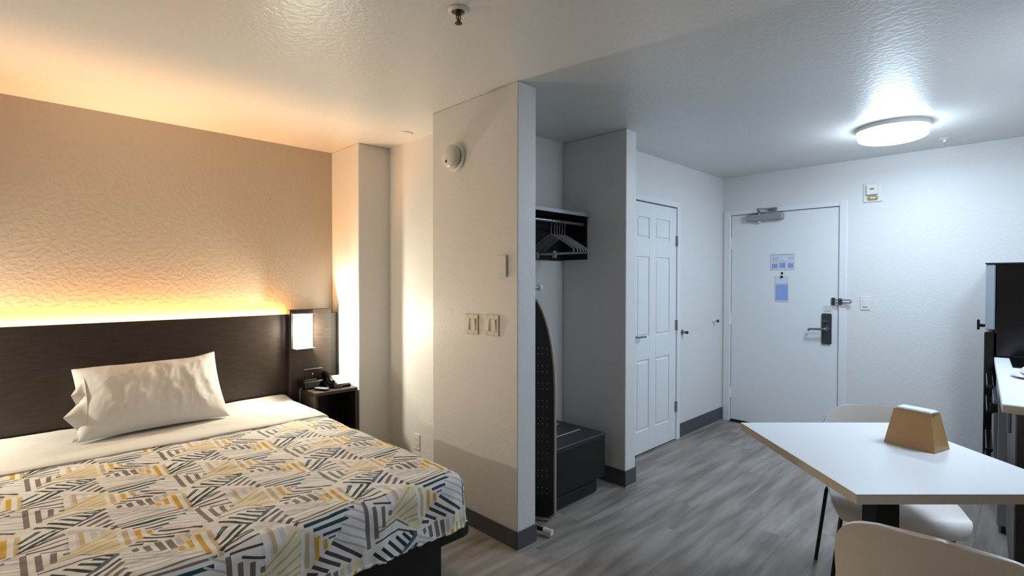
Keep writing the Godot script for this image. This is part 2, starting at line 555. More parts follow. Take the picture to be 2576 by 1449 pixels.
func build_doors() -> void:
	# six-panel door to the bathroom: stiles and rails proud of a thinner back, a raised field in each panel
	var d := struct("door_1")
	var x0 := 3.462
	var x1 := 4.212
	var zf := ZB + 0.004
	var fr := mb()
	for s in [[3.405, 3.458], [4.216, 4.272]]:
		box(fr, Vector3(s[0], 0, ZB - 0.01), Vector3(s[1], 2.10, ZB + 0.016), 0.004)
	box(fr, Vector3(3.4585, 2.053, ZB - 0.01), Vector3(4.2155, 2.10, ZB + 0.016), 0.002)
	obj("door_frame", fr, M.trim, d)
	var leaf := mb()
	box(leaf, Vector3(x0, 0.012, zf - 0.035), Vector3(x1, 2.045, zf - 0.009), 0.0)
	var cols := [[x0 + 0.115, 3.765], [3.865, x1 - 0.115]]
	var rows := [[0.195, 0.765], [0.955, 1.605], [1.755, 1.925]]
	for s in [[x0, cols[0][0]], [cols[0][1], cols[1][0]], [cols[1][1], x1]]:
		box(leaf, Vector3(s[0], 0.012, zf - 0.012), Vector3(s[1], 2.045, zf), 0.003)
	for r in [[0.012, rows[0][0]], [rows[0][1], rows[1][0]], [rows[1][1], rows[2][0]], [rows[2][1], 2.045]]:
		for c in cols:
			box(leaf, Vector3(c[0] - 0.003, r[0], zf - 0.012), Vector3(c[1] + 0.003, r[1], zf), 0.003)
	var lf := obj("door_leaf", leaf, M.door, d)
	for c in cols:
		for r in rows:
			var st := mb()
			box(st, Vector3(c[0] + 0.012, r[0] + 0.012, zf - 0.020), Vector3(c[1] - 0.012, r[1] - 0.012, zf - 0.001), 0.011)
			obj("panel", st, M.door, lf)
	for y in [1.76, 1.02, 0.30]:
		var st := mb()
		tube(st, [Vector3(4.214, y - 0.045, zf + 0.010), Vector3(4.214, y + 0.045, zf + 0.010)], 0.007, 8)
		box(st, Vector3(4.190, y - 0.045, zf - 0.001), Vector3(4.214, y + 0.045, zf + 0.003), 0.001)
		obj("hinge", st, M.alu, d)
	var ln := mb()
	tube(ln, rounded([Vector3(3.525, 0.965, zf), Vector3(3.525, 0.965, zf + 0.045), Vector3(3.63, 0.965, zf + 0.05)], 0.012), 0.008, 8)
	lathe(ln, [Vector2(0.026, 0), Vector2(0.026, 0.008), Vector2(0, 0.012)], 16, Transform3D(Basis(Vector3.RIGHT, PI / 2), Vector3(3.525, 0.965, zf)))
	obj("lever_handle", ln, M.steel, d)
	shell("wall_bathroom_inner", bx(3.30, 0.0, ZB - 0.60, 4.4, 2.2, ZB - 0.50, 0.0), M.wall)
	# flush entry door
	var e := struct("door_2")
	var z0 := -2.145
	var z1 := -1.21
	var xf := XE + 0.012
	var ef := mb()
	for s in [[-2.215, -2.149], [-1.206, -1.147]]:
		box(ef, Vector3(XE - 0.010, 0, s[0]), Vector3(XE + 0.03, 2.105, s[1]), 0.004)
	box(ef, Vector3(XE - 0.010, 2.062, -2.1485), Vector3(XE + 0.03, 2.105, -1.2065), 0.002)
	obj("door_frame", ef, M.trim, e)
	obj("door_leaf", bx(xf, 0.022, z0, xf + 0.045, 2.058, z1, 0.002), M.door, e)
	obj("threshold", bx(XE - 0.012, 0.0, -2.149, XE + 0.12, 0.014, -1.206, 0.003), M.black, e)
	shell("wall_hallway", bx(XE + 0.9, 0.0, -2.6, XE + 1.0, 2.2, -0.8, 0.0), M.wall)
	for y in [1.78, 1.025, 0.29]:
		var st := mb()
		tube(st, [Vector3(xf - 0.008, y - 0.055, z0 - 0.002), Vector3(xf - 0.008, y + 0.055, z0 - 0.002)], 0.008, 8)
		box(st, Vector3(xf - 0.003, y - 0.055, z0), Vector3(xf + 0.002, y + 0.055, z0 + 0.022), 0.001)
		obj("hinge", st, M.trim, e)
	# closer: body on the leaf, arm to the head of the frame
	var cl := obj("door_closer", bx(xf - 0.058, 1.985, -1.985, xf, 2.045, -1.655, 0.006), M.alu, e)
	var arm := mb()
	tube(arm, [Vector3(xf - 0.03, 2.04, -1.87), Vector3(xf - 0.03, 2.075, -1.87)], 0.012, 10)
	tube(arm, rounded([Vector3(xf - 0.03, 2.07, -1.87), Vector3(xf - 0.20, 2.075, -1.83), Vector3(XE - 0.012, 2.09, -1.74)], 0.01), 0.008, 8)
	box(arm, Vector3(XE - 0.03, 2.07, -1.79), Vector3(XE - 0.008, 2.10, -1.71), 0.003)
	obj("arm", arm, M.steel, cl)
	var pin := mb()
	lathe(pin, [Vector2(0.012, -0.012), Vector2(0.014, 0.0), Vector2(0.010, 0.005)], 12, Transform3D(Basis(), Vector3(xf - 0.03, 1.978, -1.87)))
	obj("pivot_cap", pin, M.white_plastic, cl)
	# lock
	var lk := obj("lock_plate", bx(xf - 0.020, 0.850, -1.338, xf, 1.122, -1.260, 0.008), M.dark_steel, e)
	var lv := mb()
	tube(lv, rounded([Vector3(xf - 0.018, 0.985, -1.295), Vector3(xf - 0.065, 0.985, -1.295), Vector3(xf - 0.068, 0.980, -1.425), Vector3(xf - 0.030, 0.965, -1.437)], 0.014), 0.010, 10)
	lathe(lv, [Vector2(0.022, 0), Vector2(0.022, 0.012), Vector2(0.0, 0.014)], 16, Transform3D(Basis(Vector3.BACK, PI / 2), Vector3(xf - 0.02, 0.985, -1.295)))
	obj("lever_handle", lv, M.steel, lk)
	var tt := mb()
	box(tt, Vector3(xf - 0.042, 1.047, -1.318), Vector3(xf - 0.018, 1.057, -1.278), 0.003)
	obj("thumb_turn", tt, M.steel, lk)
	var sb := mb()
	box(sb, Vector3(xf - 0.018, 1.20, -1.262), Vector3(xf, 1.262, -1.236), 0.003)
	box(sb, Vector3(XE - 0.028, 1.205, -1.205), Vector3(XE - 0.008, 1.258, -1.178), 0.003)
	obj("door_guard_plate", sb, M.dark_steel, e)
	var gb := mb()
	tube(gb, rounded([Vector3(XE - 0.030, 1.245, -1.235), Vector3(XE - 0.045, 1.246, -1.105), Vector3(XE - 0.045, 1.222, -1.105), Vector3(XE - 0.030, 1.220, -1.235)], 0.010), 0.005, 8)
	obj("swing_bar", gb, M.steel, e)
	var ph := mb()
	lathe(ph, [Vector2(0.011, 0), Vector2(0.009, 0.006), Vector2(0, 0.006)], 14, Transform3D(Basis(Vector3.BACK, PI / 2), Vector3(xf, 1.481, -1.673)))
	obj("peephole", ph, M.gloss_black, e)
	# printed cards on the door
	var card := func(called: String, label: String, y0: float, y1: float, za: float, zb: float, im: Image, category: String):
		var st := mb()
		var n := Vector3(-1, 0, 0)
		var x := xf - 0.004
		st.set_smooth_group(-1)
		for q in [[y1, za, 0, 0], [y1, zb, 1, 0], [y0, zb, 1, 1], [y1, za, 0, 0], [y0, zb, 1, 1], [y0, za, 0, 1]]:
			st.set_uv(Vector2(q[2], q[3]))
			st.add_vertex(Vector3(x, q[0], q[1]))
		var m := mat(Color.WHITE, 0.3)
		m.albedo_texture = ImageTexture.create_from_image(im)
		var o := thing(called, label, category, Vector3(xf - 0.003, y0, (za + zb) * 0.5))
		st.generate_normals()
		var f := MeshInstance3D.new()
		f.name = "printed_face"
		f.mesh = st.commit()
		f.material_override = m
		o.add_child(f)
		f.position = -o.position
		var bk := obj("backing", bx(xf - 0.0038, y0, za, xf - 0.0002, y1, zb, 0.0005), M.white_plastic, o)
		bk.position = -o.position
		return o
	var a := Image.create(128, 90, false, Image.FORMAT_RGB8)
	a.fill(Color(0.80, 0.81, 0.86))
	a.fill_rect(Rect2i(6, 0, 116, 4), Color(0.55, 0.57, 0.70))
	for r in [[8, 56, 30, 26], [48, 52, 32, 28], [92, 54, 28, 26]]:
		a.fill_rect(Rect2i(r[0], r[1], r[2], r[3]), Color(0.56, 0.60, 0.78))
	a.fill_rect(Rect2i(10, 18, 32, 18), Color(0.72, 0.73, 0.82))
	a.fill_rect(Rect2i(48, 12, 40, 24), Color(0.86, 0.86, 0.88))
	a.fill_rect(Rect2i(94, 18, 26, 14), Color(0.74, 0.75, 0.83))
	for k in 6:
		a.fill_rect(Rect2i(46, 12 + k * 5, 38 - (k % 3) * 6, 1), Color(0.64, 0.65, 0.74))
		a.fill_rect(Rect2i(10, 40 + k * 2, 108 - (k % 4) * 9, 1), Color(0.72, 0.73, 0.80))
	for p in [[4, 8], [122, 8], [4, 28]]:
		a.fill_rect(Rect2i(p[0] - 1, p[1] - 1, 3, 3), Color(0.35, 0.35, 0.42))
	card.call("safety_notice", "wide pale blue printed notice screwed flat to the entry door", 1.515, 1.660, -1.775, -1.562, a, "notice")
	var b := Image.create(64, 128, false, Image.FORMAT_RGB8)
	b.fill(Color(0.80, 0.82, 0.88))
	b.fill_rect(Rect2i(3, 44, 58, 78), Color(0.56, 0.64, 0.84))
	b.fill_rect(Rect2i(3, 38, 20, 3), Color(0.60, 0.64, 0.76))
	b.fill_rect(Rect2i(22, 43, 20, 2), Color(0.42, 0.47, 0.66))
	b.fill_rect(Rect2i(40, 39, 20, 3), Color(0.60, 0.64, 0.76))
	card.call("door_hanger_sign", "tall narrow blue door hanger card below the peephole", 1.215, 1.455, -1.732, -1.614, b, "sign")
	var hk := thing("sign_hook", "small dark round hook above the blue door hanger card", "hook", Vector3(xf, 1.448, -1.673))
	var hs := mb()
	lathe(hs, [Vector2(0.0, 0.012), Vector2(0.011, 0.010), Vector2(0.011, 0.0)], 12, Transform3D(Basis(Vector3.BACK, PI / 2), Vector3(-0.004, 0, 0)))
	obj("button", hs, M.black, hk)
	var c := Image.create(64, 48, false, Image.FORMAT_RGB8)
	c.fill(Color(0.86, 0.86, 0.87))
	for k in 4:
		c.fill_rect(Rect2i(6, 6 + k * 11, 52 - (k % 2) * 6, 3), Color(0.58, 0.56, 0.60))
	card.call("lock_sticker", "small white printed sticker above the door lock", 1.140, 1.195, -1.322, -1.256, c, "sticker")

func build_wall_fittings() -> void:
	# two double rocker switch plates on the wing wall
	var plate := func(called: String, label: String, zc: float, yc: float):
		var o := thing(called, label, "light switch", Vector3(XW, yc, zc), 0.0, "double rocker switches on the wing wall")
		obj("plate", bx(-0.007, -0.058, -0.060, 0.0, 0.058, 0.060, 0.003), M.almond, o)
		for k in [-1, 1]:
			obj("rocker_frame", bx(-0.009, -0.036, k * 0.026 - 0.019, -0.005, 0.036, k * 0.026 + 0.019, 0.001), M.almond, o)
			var st := mb()
			box(st, Vector3(-0.006, -0.032, -0.0155), Vector3(0.003, 0.032, 0.0155), 0.002, Transform3D(Basis(Vector3.BACK, 0.08 * k), Vector3(-0.007, 0, k * 0.026)))
			obj("rocker", st, M.white_plastic, o)
			for y in [-0.048, 0.048]:
				var sc := mb()
				lathe(sc, [Vector2(0.0032, 0), Vector2(0.0026, 0.001), Vector2(0, 0.001)], 8, Transform3D(Basis(Vector3.BACK, PI / 2), Vector3(-0.007, y, k * 0.026)))
				obj("screw", sc, M.dark_steel, o)
	plate.call("rocker_switch_plate", "almond double rocker switch plate on the wing wall, the one nearer the bed recess", -2.248, 1.165)
	plate.call("rocker_switch_plate", "almond double rocker switch plate on the wing wall, the one nearer the closet corner", -2.078, 1.169)
	# blank plate painted over with the wall
	var bp := thing("blank_wall_plate", "small blank cover plate painted over like the wing wall", "cover plate", Vector3(XW, 1.488, -1.992))
	obj("plate", bx(-0.012, -0.058, -0.037, 0.0, 0.058, 0.037, 0.003), M.wall, bp)
	var bs := mb()
	lathe(bs, [Vector2(0.003, 0), Vector2(0.0, 0.001)], 8, Transform3D(Basis(Vector3.BACK, PI / 2), Vector3(-0.012, -0.045, 0)))
	obj("screw", bs, M.dark_steel, bp)
	# smoke detector high on the wing wall
	var sd := thing("smoke_detector", "round white smoke detector high on the wing wall", "smoke detector", Vector3(XW, 2.13, -2.385))
	var out := Basis(Vector3.BACK, PI / 2)
	var s1 := mb()
	lathe(s1, [Vector2(0.082, 0.0), Vector2(0.082, 0.012), Vector2(0.066, 0.018), Vector2(0.0, 0.018)], 32, Transform3D(out, Vector3.ZERO))
	obj("mounting_ring", s1, M.white_plastic, sd)
	var s2 := mb()
	lathe(s2, [Vector2(0.060, 0.016), Vector2(0.060, 0.030), Vector2(0.0, 0.030)], 32, Transform3D(out, Vector3.ZERO))
	obj("vent_gap", s2, M.dark_steel, sd)
	var s3 := mb()
	lathe(s3, [Vector2(0.064, 0.024), Vector2(0.066, 0.045), Vector2(0.060, 0.060), Vector2(0.045, 0.068), Vector2(0.0, 0.071)], 32, Transform3D(out, Vector3.ZERO), true)
	obj("cover", s3, M.white_plastic, sd)
	var s4 := mb()
	lathe(s4, [Vector2(0.010, 0.0), Vector2(0.009, 0.004), Vector2(0.0, 0.004)], 14, Transform3D(out, Vector3(-0.066, -0.030, -0.010)))
	obj("test_button", s4, M.dark_steel, sd)
	# outlet in the recess
	var ol := thing("wall_outlet", "white outlet plate low in the recess beside the bed", "outlet", Vector3(2.144, 0.225, -3.18))
	obj("plate", bx(-0.006, -0.058, -0.037, 0.0, 0.058, 0.037, 0.002), M.white_plastic, ol)
	for y in [-0.022, 0.022]:
		obj("receptacle", bx(-0.008, y - 0.015, -0.016, -0.004, y + 0.015, 0.016, 0.002), M.almond, ol)
	# single switch and alarm strobe on the entry wall
	var es := thing("rocker_switch_plate", "white single rocker switch plate on the wall beside the entry door", "light switch", Vector3(XE, 1.222, -1.012))
	obj("plate", bx(-0.007, -0.058, -0.036, 0.0, 0.058, 0.036, 0.003), M.white_plastic, es)
	obj("rocker", bx(-0.011, -0.032, -0.016, -0.004, 0.032, 0.016, 0.002), M.white_plastic, es)
	obj("rocker_gap", bx(-0.0075, -0.036, -0.018, -0.006, -0.030, 0.018, 0.0), M.dark_steel, es)
	var al := thing("fire_alarm_sounder", "white square alarm unit with amber lens above the entry door corner", "alarm", Vector3(XE, 2.147, -0.967))
	obj("back_plate", bx(-0.012, -0.078, -0.068, 0.0, 0.082, 0.068, 0.006), M.white_plastic, al)
	obj("front_cover", bx(-0.045, -0.020, -0.040, -0.010, 0.066, 0.040, 0.005), M.white_plastic, al)
	obj("sounder_slot", bx(-0.048, 0.020, -0.014, -0.044, 0.034, 0.016, 0.002), mat(Color(0.55, 0.49, 0.40), 0.5), al)
	obj("strobe_lens", bx(-0.030, -0.062, -0.034, -0.010, -0.030, 0.040, 0.008), mat(Color(0.72, 0.62, 0.42), 0.2), al)
	obj("strobe_tube", bx(-0.034, -0.052, -0.012, -0.029, -0.040, 0.020, 0.002), M.white_plastic, al)
	# door stops on the bathroom wall
	for p in [[4.33, 0.948, "small steel door stop on the wall beside the six-panel door"], [4.965, 1.015, "small white door stop on the wall near the entry door corner"]]:
		var o := thing("door_stop", p[2], "door stop", Vector3(p[0], p[1], ZB))
		var st := mb()
		lathe(st, [Vector2(0.024, 0), Vector2(0.024, 0.006), Vector2(0.010, 0.008), Vector2(0.010, 0.045), Vector2(0.0, 0.045)], 16, Transform3D(Basis(Vector3.RIGHT, PI / 2), Vector3.ZERO))
		obj("stem", st, M.steel if p[0] < 4.6 else M.white_plastic, o)
		var tp := mb()
		lathe(tp, [Vector2(0.014, 0.04), Vector2(0.014, 0.056), Vector2(0.0, 0.060)], 16, Transform3D(Basis(Vector3.RIGHT, PI / 2), Vector3.ZERO))
		obj("rubber_tip", tp, M.dark_steel, o)
	# ceiling fittings
	var sp := thing("fire_sprinkler", "brass pendant fire sprinkler in the ceiling above the bed's foot", "sprinkler", Vector3(1.233, CEIL, -1.548))
	var e1 := mb()
	lathe(e1, [Vector2(0.040, 0.0), Vector2(0.040, -0.004), Vector2(0.030, -0.010), Vector2(0.026, -0.010), Vector2(0.024, 0.0)], 24)
	obj("escutcheon", e1, M.white_plastic, sp)
	var e2 := mb()
	lathe(e2, [Vector2(0.022, 0.0), Vector2(0.022, -0.005), Vector2(0.010, -0.007), Vector2(0.009, -0.020), Vector2(0.0, -0.020)], 16)
	obj("sprinkler_body", e2, M.brass, sp)
	var e3 := mb()
	for s in [-1, 1]:
		tube(e3, [Vector3(s * 0.009, -0.018, 0), Vector3(s * 0.010, -0.032, 0), Vector3(0, -0.050, 0)], 0.0022, 6)
	tube(e3, [Vector3(0, -0.018, 0), Vector3(0, -0.045, 0)], 0.003, 6)
	obj("frame_arms", e3, M.brass, sp)
	var e4 := mb()
	lathe(e4, [Vector2(0.0, -0.047), Vector2(0.014, -0.050), Vector2(0.014, -0.053), Vector2(0.0, -0.056)], 12)
	obj("deflector", e4, M.brass, sp)
	var s5 := thing("fire_sprinkler", "small white sprinkler head on the ceiling beside the round ceiling light", "sprinkler", Vector3(4.87, CEIL, -0.478))
	var f1 := mb()
	lathe(f1, [Vector2(0.036, 0.0), Vector2(0.036, -0.003), Vector2(0.012, -0.006), Vector2(0.010, -0.022), Vector2(0.0, -0.022)], 20)
	obj("escutcheon", f1, M.white_plastic, s5)
	var f2 := mb()
	tube(f2, [Vector3(0, -0.02, 0), Vector3(0, -0.046, 0.004)], 0.004, 8)
	obj("frame_arms", f2, M.alu, s5)
	var cp := thing("ceiling_cover_plate", "small round white cover plate on the ceiling above the recess", "cover plate", Vector3(2.0, CEIL, -3.1))
	var g1 := mb()
	lathe(g1, [Vector2(0.052, 0.0), Vector2(0.052, -0.005), Vector2(0.046, -0.009), Vector2(0.0, -0.010)], 28)
	obj("disc", g1, M.white_plastic, cp)

func omni(parent: Node3D, called: String, at: Vector3, c: Color, energy: float, size: float) -> void:
	var l := OmniLight3D.new()
	l.name = called
	parent.add_child(l)
	l.position = at
	l.light_color = c
	l.light_energy = energy
	l.light_size = size
	l.omni_range = 12.0
	l.omni_attenuation = 2.0
	l.shadow_enabled = true

func build_lamps() -> void:
	# round flush ceiling light in the kitchen entry
	var o := thing("ceiling_light", "round white flush ceiling light glowing over the entry", "ceiling light", Vector3(4.22, CEIL, -0.685))
	var p := mb()
	lathe(p, [Vector2(0.0, 0.0), Vector2(0.205, 0.0), Vector2(0.205, -0.018), Vector2(0.19, -0.022), Vector2(0.0, -0.022)], 40)
	obj("pan", p, M.white_plastic, o)
	var q := mb()
	var prof := [Vector2(0.196, -0.020), Vector2(0.194, -0.070)]
	for k in 9:
		var t := float(k) / 8 * PI / 2
		prof.append(Vector2(0.194 * cos(t), -0.070 - 0.036 * sin(t)))
	lathe(q, prof, 40, Transform3D(), true)
	obj("lamp_diffuser", q, glow(KITCHEN_COLOR.lerp(Color.WHITE, 0.4), 7.0), o)
	var r := mb()
	lathe(r, [Vector2(0.196, -0.018), Vector2(0.205, -0.018), Vector2(0.207, -0.023), Vector2(0.205, -0.028), Vector2(0.196, -0.028)], 40)
	obj("trim_ring", r, M.white_plastic, o)
	# most of its light goes down through the face, some out through the rim
	omni(o, "lamp_rim_light", Vector3(0, -0.085, 0), KITCHEN_COLOR, KITCHEN_ENERGY * 0.22, 0.12)
	var face := AreaLight3D.new()
	face.name = "lamp_face_light"
	o.add_child(face)
	face.position = Vector3(0, -0.110, 0)
	face.rotation.x = -PI / 2
	face.area_size = Vector2(0.32, 0.32)
	face.light_color = KITCHEN_COLOR
	face.light_energy = KITCHEN_ENERGY
	face.area_range = 12.0
	face.shadow_enabled = true
	# unseen panel added over the counter to brighten table, counter and floor from above
	var panel := thing("added_light_panel", "added unseen white light panel in the ceiling over the kitchen counter", "ceiling light", Vector3(3.15, CEIL, 0.29))
	var fr := mb()
	for e in [[-0.30, -0.18, 0.30, -0.16], [-0.30, 0.16, 0.30, 0.18], [-0.30, -0.16, -0.28, 0.16], [0.28, -0.16, 0.30, 0.16]]:
		box(fr, Vector3(e[0], -0.010, e[1]), Vector3(e[2], 0.0, e[3]), 0.001)
	obj("frame", fr, M.white_plastic, panel)
	obj("lamp_diffuser", bx(-0.28, -0.005, -0.16, 0.28, 0.0, 0.16, 0.0), glow(KITCHEN_COLOR.lerp(Color.WHITE, 0.6), 3.0), panel)  # glowing face of the added panel
	var pl := AreaLight3D.new()
	pl.name = "added_fill_light"
	panel.add_child(pl)
	pl.position = Vector3(0, -0.0065, 0)
	pl.rotation.x = -PI / 2
	pl.area_size = Vector2(0.54, 0.30)
	pl.light_color = KITCHEN_COLOR
	pl.light_energy = ADDED_PANEL_ENERGY
	pl.area_range = 12.0
	pl.shadow_enabled = true

# panel with a box sconce, on both sides of the bed
func sconce_panel(x0: float, x1: float, sx: float, side: String) -> void:
	var zp := ZH + 0.133
	var pn := thing("sconce_panel", "tall espresso wood panel behind the nightstand on the %s side" % side, "wall panel", Vector3((x0 + x1) * 0.5, 0.0, zp))
	var w := (x1 - x0) * 0.5
	obj("board", bx(-w, 0.0, -0.048, w, 1.193, 0.0, 0.003), M.espresso, pn)
	obj("outlet_lip", bx(-w + 0.10, 0.735, 0.0, -w + 0.24, 0.739, 0.016, 0.001), M.alu, pn)
	obj("outlet_button", bx(-w + 0.165, 0.69, 0.0, -w + 0.172, 0.705, 0.004, 0.001), M.white_plastic, pn)
	var o := thing("wall_sconce", "glowing white box wall sconce on the %s wood panel" % side, "wall lamp", Vector3(sx, 1.035, zp))
	obj("back_plate", bx(-0.078, -0.140, 0.0, 0.078, 0.140, 0.012, 0.003), M.dark_steel, o)
	var st := mb()
	var poly := PackedVector2Array()
	for k in 13:
		var t := PI * k / 12
		poly.append(Vector2(0.072 * cos(t), 0.010 + 0.075 * pow(sin(t), 0.6)))
	prism(st, poly, 0.25, Transform3D(Basis(Vector3.RIGHT, Vector3.BACK, Vector3.UP), Vector3(0, -0.125, 0)))
	obj("lamp_diffuser", st, glow(SCONCE_COLOR.lerp(Color.WHITE, 0.5), 5.0), o)
	for y in [-0.133, 0.127]:
		obj("end_cap", bx(-0.075, y, 0.0, 0.075, y + 0.006, 0.088, 0.002), M.steel, o)
	obj("side_strap", bx(-0.080, -0.133, 0.030, -0.074, 0.133, 0.042, 0.001), M.steel, o)
	omni(o, "lamp_light", Vector3(0, 0, 0.05), SCONCE_COLOR, SCONCE_ENERGY, 0.035)

func build_bed() -> void:
	# headboard across the head wall, standing off it; the LED strip lies in the gap
	var hb := thing("headboard", "long espresso wood headboard panel along the head wall", "headboard", Vector3(0.55, 0, ZH))
	obj("panel", bx(-1.40, 0.12, 0.050, 1.333, 1.157, 0.084, 0.002), M.espresso, hb)
	for x in [-1.2, 0.0, 1.2]:
		obj("standoff", bx(x - 0.03, 0.0, 0.004, x + 0.03, 1.0, 0.050, 0.0), M.dark_wood, hb)
	var led := thing("led_strip", "warm amber LED strip hidden behind the headboard's top edge", "LED strip", Vector3(0.52, 1.118, ZH + 0.026))
	obj("strip_carrier", bx(-0.97, -0.010, -0.026, 0.97, 0.0, 0.024, 0.001), M.alu, led)
	obj("led_tape", bx(-0.965, 0.0, -0.006, 0.965, 0.003, 0.006, 0.0), glow(LED_COLOR, 3.0), led)
	var led_lamp := AreaLight3D.new()
	led_lamp.name = "led_light"
	led.add_child(led_lamp)
	led_lamp.position = Vector3(0, 0.006, 0)
	led_lamp.rotation.x = PI / 2
	led_lamp.area_size = Vector2(1.93, 0.012)
	led_lamp.light_color = LED_COLOR
	led_lamp.light_energy = LED_ENERGY
	led_lamp.area_range = 12.0
	led_lamp.shadow_enabled = true
	sconce_panel(1.492, 1.812, 1.575, "closet")
	sconce_panel(-0.772, -0.452, -0.535, "far")
	# platform bed
	var bl := -0.445
	var br := 1.49
	var foot := -1.80
	var bf := thing("platform_bed", "black platform bed base with a rounded overhanging deck", "bed", Vector3(0.52, 0, -2.85))
	var ox := Vector3(0.52, 0, -2.85)
	var b1 := mb()
	box(b1, Vector3(bl + 0.05, 0, -3.85) - ox, Vector3(br - 0.03, 0.24, foot - 0.165) - ox, 0.003)
	obj("plinth", b1, M.dark_wood, bf)
	var outline := PackedVector2Array()
	var dl := bl - 0.06
	var dr := br + 0.055
	var df := foot - 0.022
	var db := -3.865
	var rad := 0.07
	for c in [[dr - rad, df - rad, 0.0], [dl + rad, df - rad, PI / 2], [dl + rad, db + rad, PI], [dr - rad, db + rad, PI * 1.5]]:
		for k in 7:
			var t: float = c[2] + PI / 2 * k / 6
			outline.append(Vector2(c[0] + rad * cos(t) - ox.x, c[1] + rad * sin(t) - ox.z))
	var b2 := mb()
	prism(b2, outline, 0.055, Transform3D(Basis(Vector3.RIGHT, Vector3.BACK, Vector3.DOWN), Vector3(0, 0.295, 0)))
	obj("deck", b2, M.black, bf)
	# mattress in a fitted white sheet
	var mt := thing("mattress", "white sheeted mattress on the black platform", "mattress", Vector3(0.52, 0.295, -2.85))
	var m1 := mb()
	box(m1, Vector3(bl + 0.02, 0.295, -3.90) - ox - Vector3(0, 0.295, 0), Vector3(br - 0.02, 0.522, foot - 0.04) - ox - Vector3(0, 0.295, 0), 0.035)
	obj("ticking", m1, M.cloth, mt)
	var N := noise(2.4, 3, 3)
	var N2 := noise(7.0, 9, 2)
	# bedspread: top, rounded over the foot and both sides down to the deck
	var top := 0.540
	var drop := 0.235
	var rr := 0.055
	var fold := -3.235
	var over := func(a: float) -> Vector2:      # arc length past an edge -> (outward, down)
		if a <= 0.0:
			return Vector2(a, 0.0)
		if a < rr * PI / 2:
			return Vector2(rr * sin(a / rr), rr * (1.0 - cos(a / rr)))
		return Vector2(rr + 0.10 * (a - rr * PI / 2), rr + (a - rr * PI / 2))
	var ex := br - rr
	var ez := foot - rr - 0.01
	var inv := Transform2D(Vector2(0.488, -0.03), Vector2(-0.013, 0.437), Vector2(0.605, -2.177)).affine_inverse()
	var spot := func(u: float, v: float) -> Vector2:
		return Vector2(lerpf(bl - drop, ex + drop + 0.04, u), lerpf(fold, ez + drop + 0.045, v))
	var qf := func(u: float, v: float) -> Vector3:
		var s: Vector2 = spot.call(u, v)
		var a: Vector2 = over.call(s.x - ex)
		var l: Vector2 = over.call((bl + rr) - s.x)
		var b: Vector2 = over.call(s.y - ez)
		var x := ex + a.x if s.x > ex else ((bl + rr) - l.x if s.x < bl + rr else s.x)
		var z := ez + b.x
		var dn := maxf(maxf(a.y, l.y), b.y)
		if a.y > 0.0 and b.y > 0.0:
			# the corner gathers instead of standing out square
			dn = maxf(a.y, b.y) + 0.35 * minf(a.y, b.y)
			x -= 0.30 * minf(a.y, b.y)
			z -= 0.30 * minf(a.y, b.y)
		var hem := 0.008 * N2.get_noise_2d(s.x * 1.6, 4.0)
		var y := maxf(top - dn, 0.305 + hem)
		var fl := clampf(dn / 0.12, 0.0, 1.0)
		y += (1.0 - fl) * (0.011 * N.get_noise_2d(s.x, s.y) + 0.004 * N2.get_noise_2d(s.x, s.y * 2.0))
		if b.y > 0.0:
			z += fl * (0.014 * N.get_noise_2d(s.x * 2.2, 7.0) + 0.008 * N2.get_noise_2d(s.x * 1.4, s.y))
		return Vector3(x, y, z) - Vector3(0.52, 0.295, -2.85)
	var uvf := func(u: float, v: float) -> Vector2:
		return inv * Vector2(spot.call(u, v))
	var qs := thing("bedspread", "bedspread printed with teal, gold and taupe stripes in angular patches", "bedspread", Vector3(0.52, 0.295, -2.85))
	obj("spread", sheet(qf, 150, 130, 0.007, Vector3.UP, uvf), M.quilt, qs)
	# top sheet folded back over the bedspread
	var ts := thing("top_sheet", "white top sheet folded back at the head of the bed", "sheet", Vector3(0.52, 0.295, -2.85))
	var sf := func(u: float, v: float) -> Vector3:
		var s := Vector2(lerpf(bl - 0.12, ex + 0.12, u), lerpf(-3.895, -3.205 + 0.018 * (u - 0.5) + 0.006 * N.get_noise_2d(u * 3.0, 2.0), v))
		var a: Vector2 = over.call(s.x - ex)
		var l: Vector2 = over.call((bl + rr) - s.x)
		var x := ex + a.x if s.x > ex else ((bl + rr) - l.x if s.x < bl + rr else s.x)
		var y := top + 0.014 - maxf(a.y, l.y) + 0.004 * N.get_noise_2d(s.x * 1.5, s.y * 1.5)
		y += 0.016 * smoothstep(0.25, 0.0, v) * smoothstep(0.55, 0.92, u)
		y -= 0.006 * smoothstep(0.985, 1.0, v)
		return Vector3(x, y, s.y) - Vector3(0.52, 0.295, -2.85)
	obj("folded_band", sheet(sf, 90, 40, 0.013), M.cloth, ts)
	pillow()

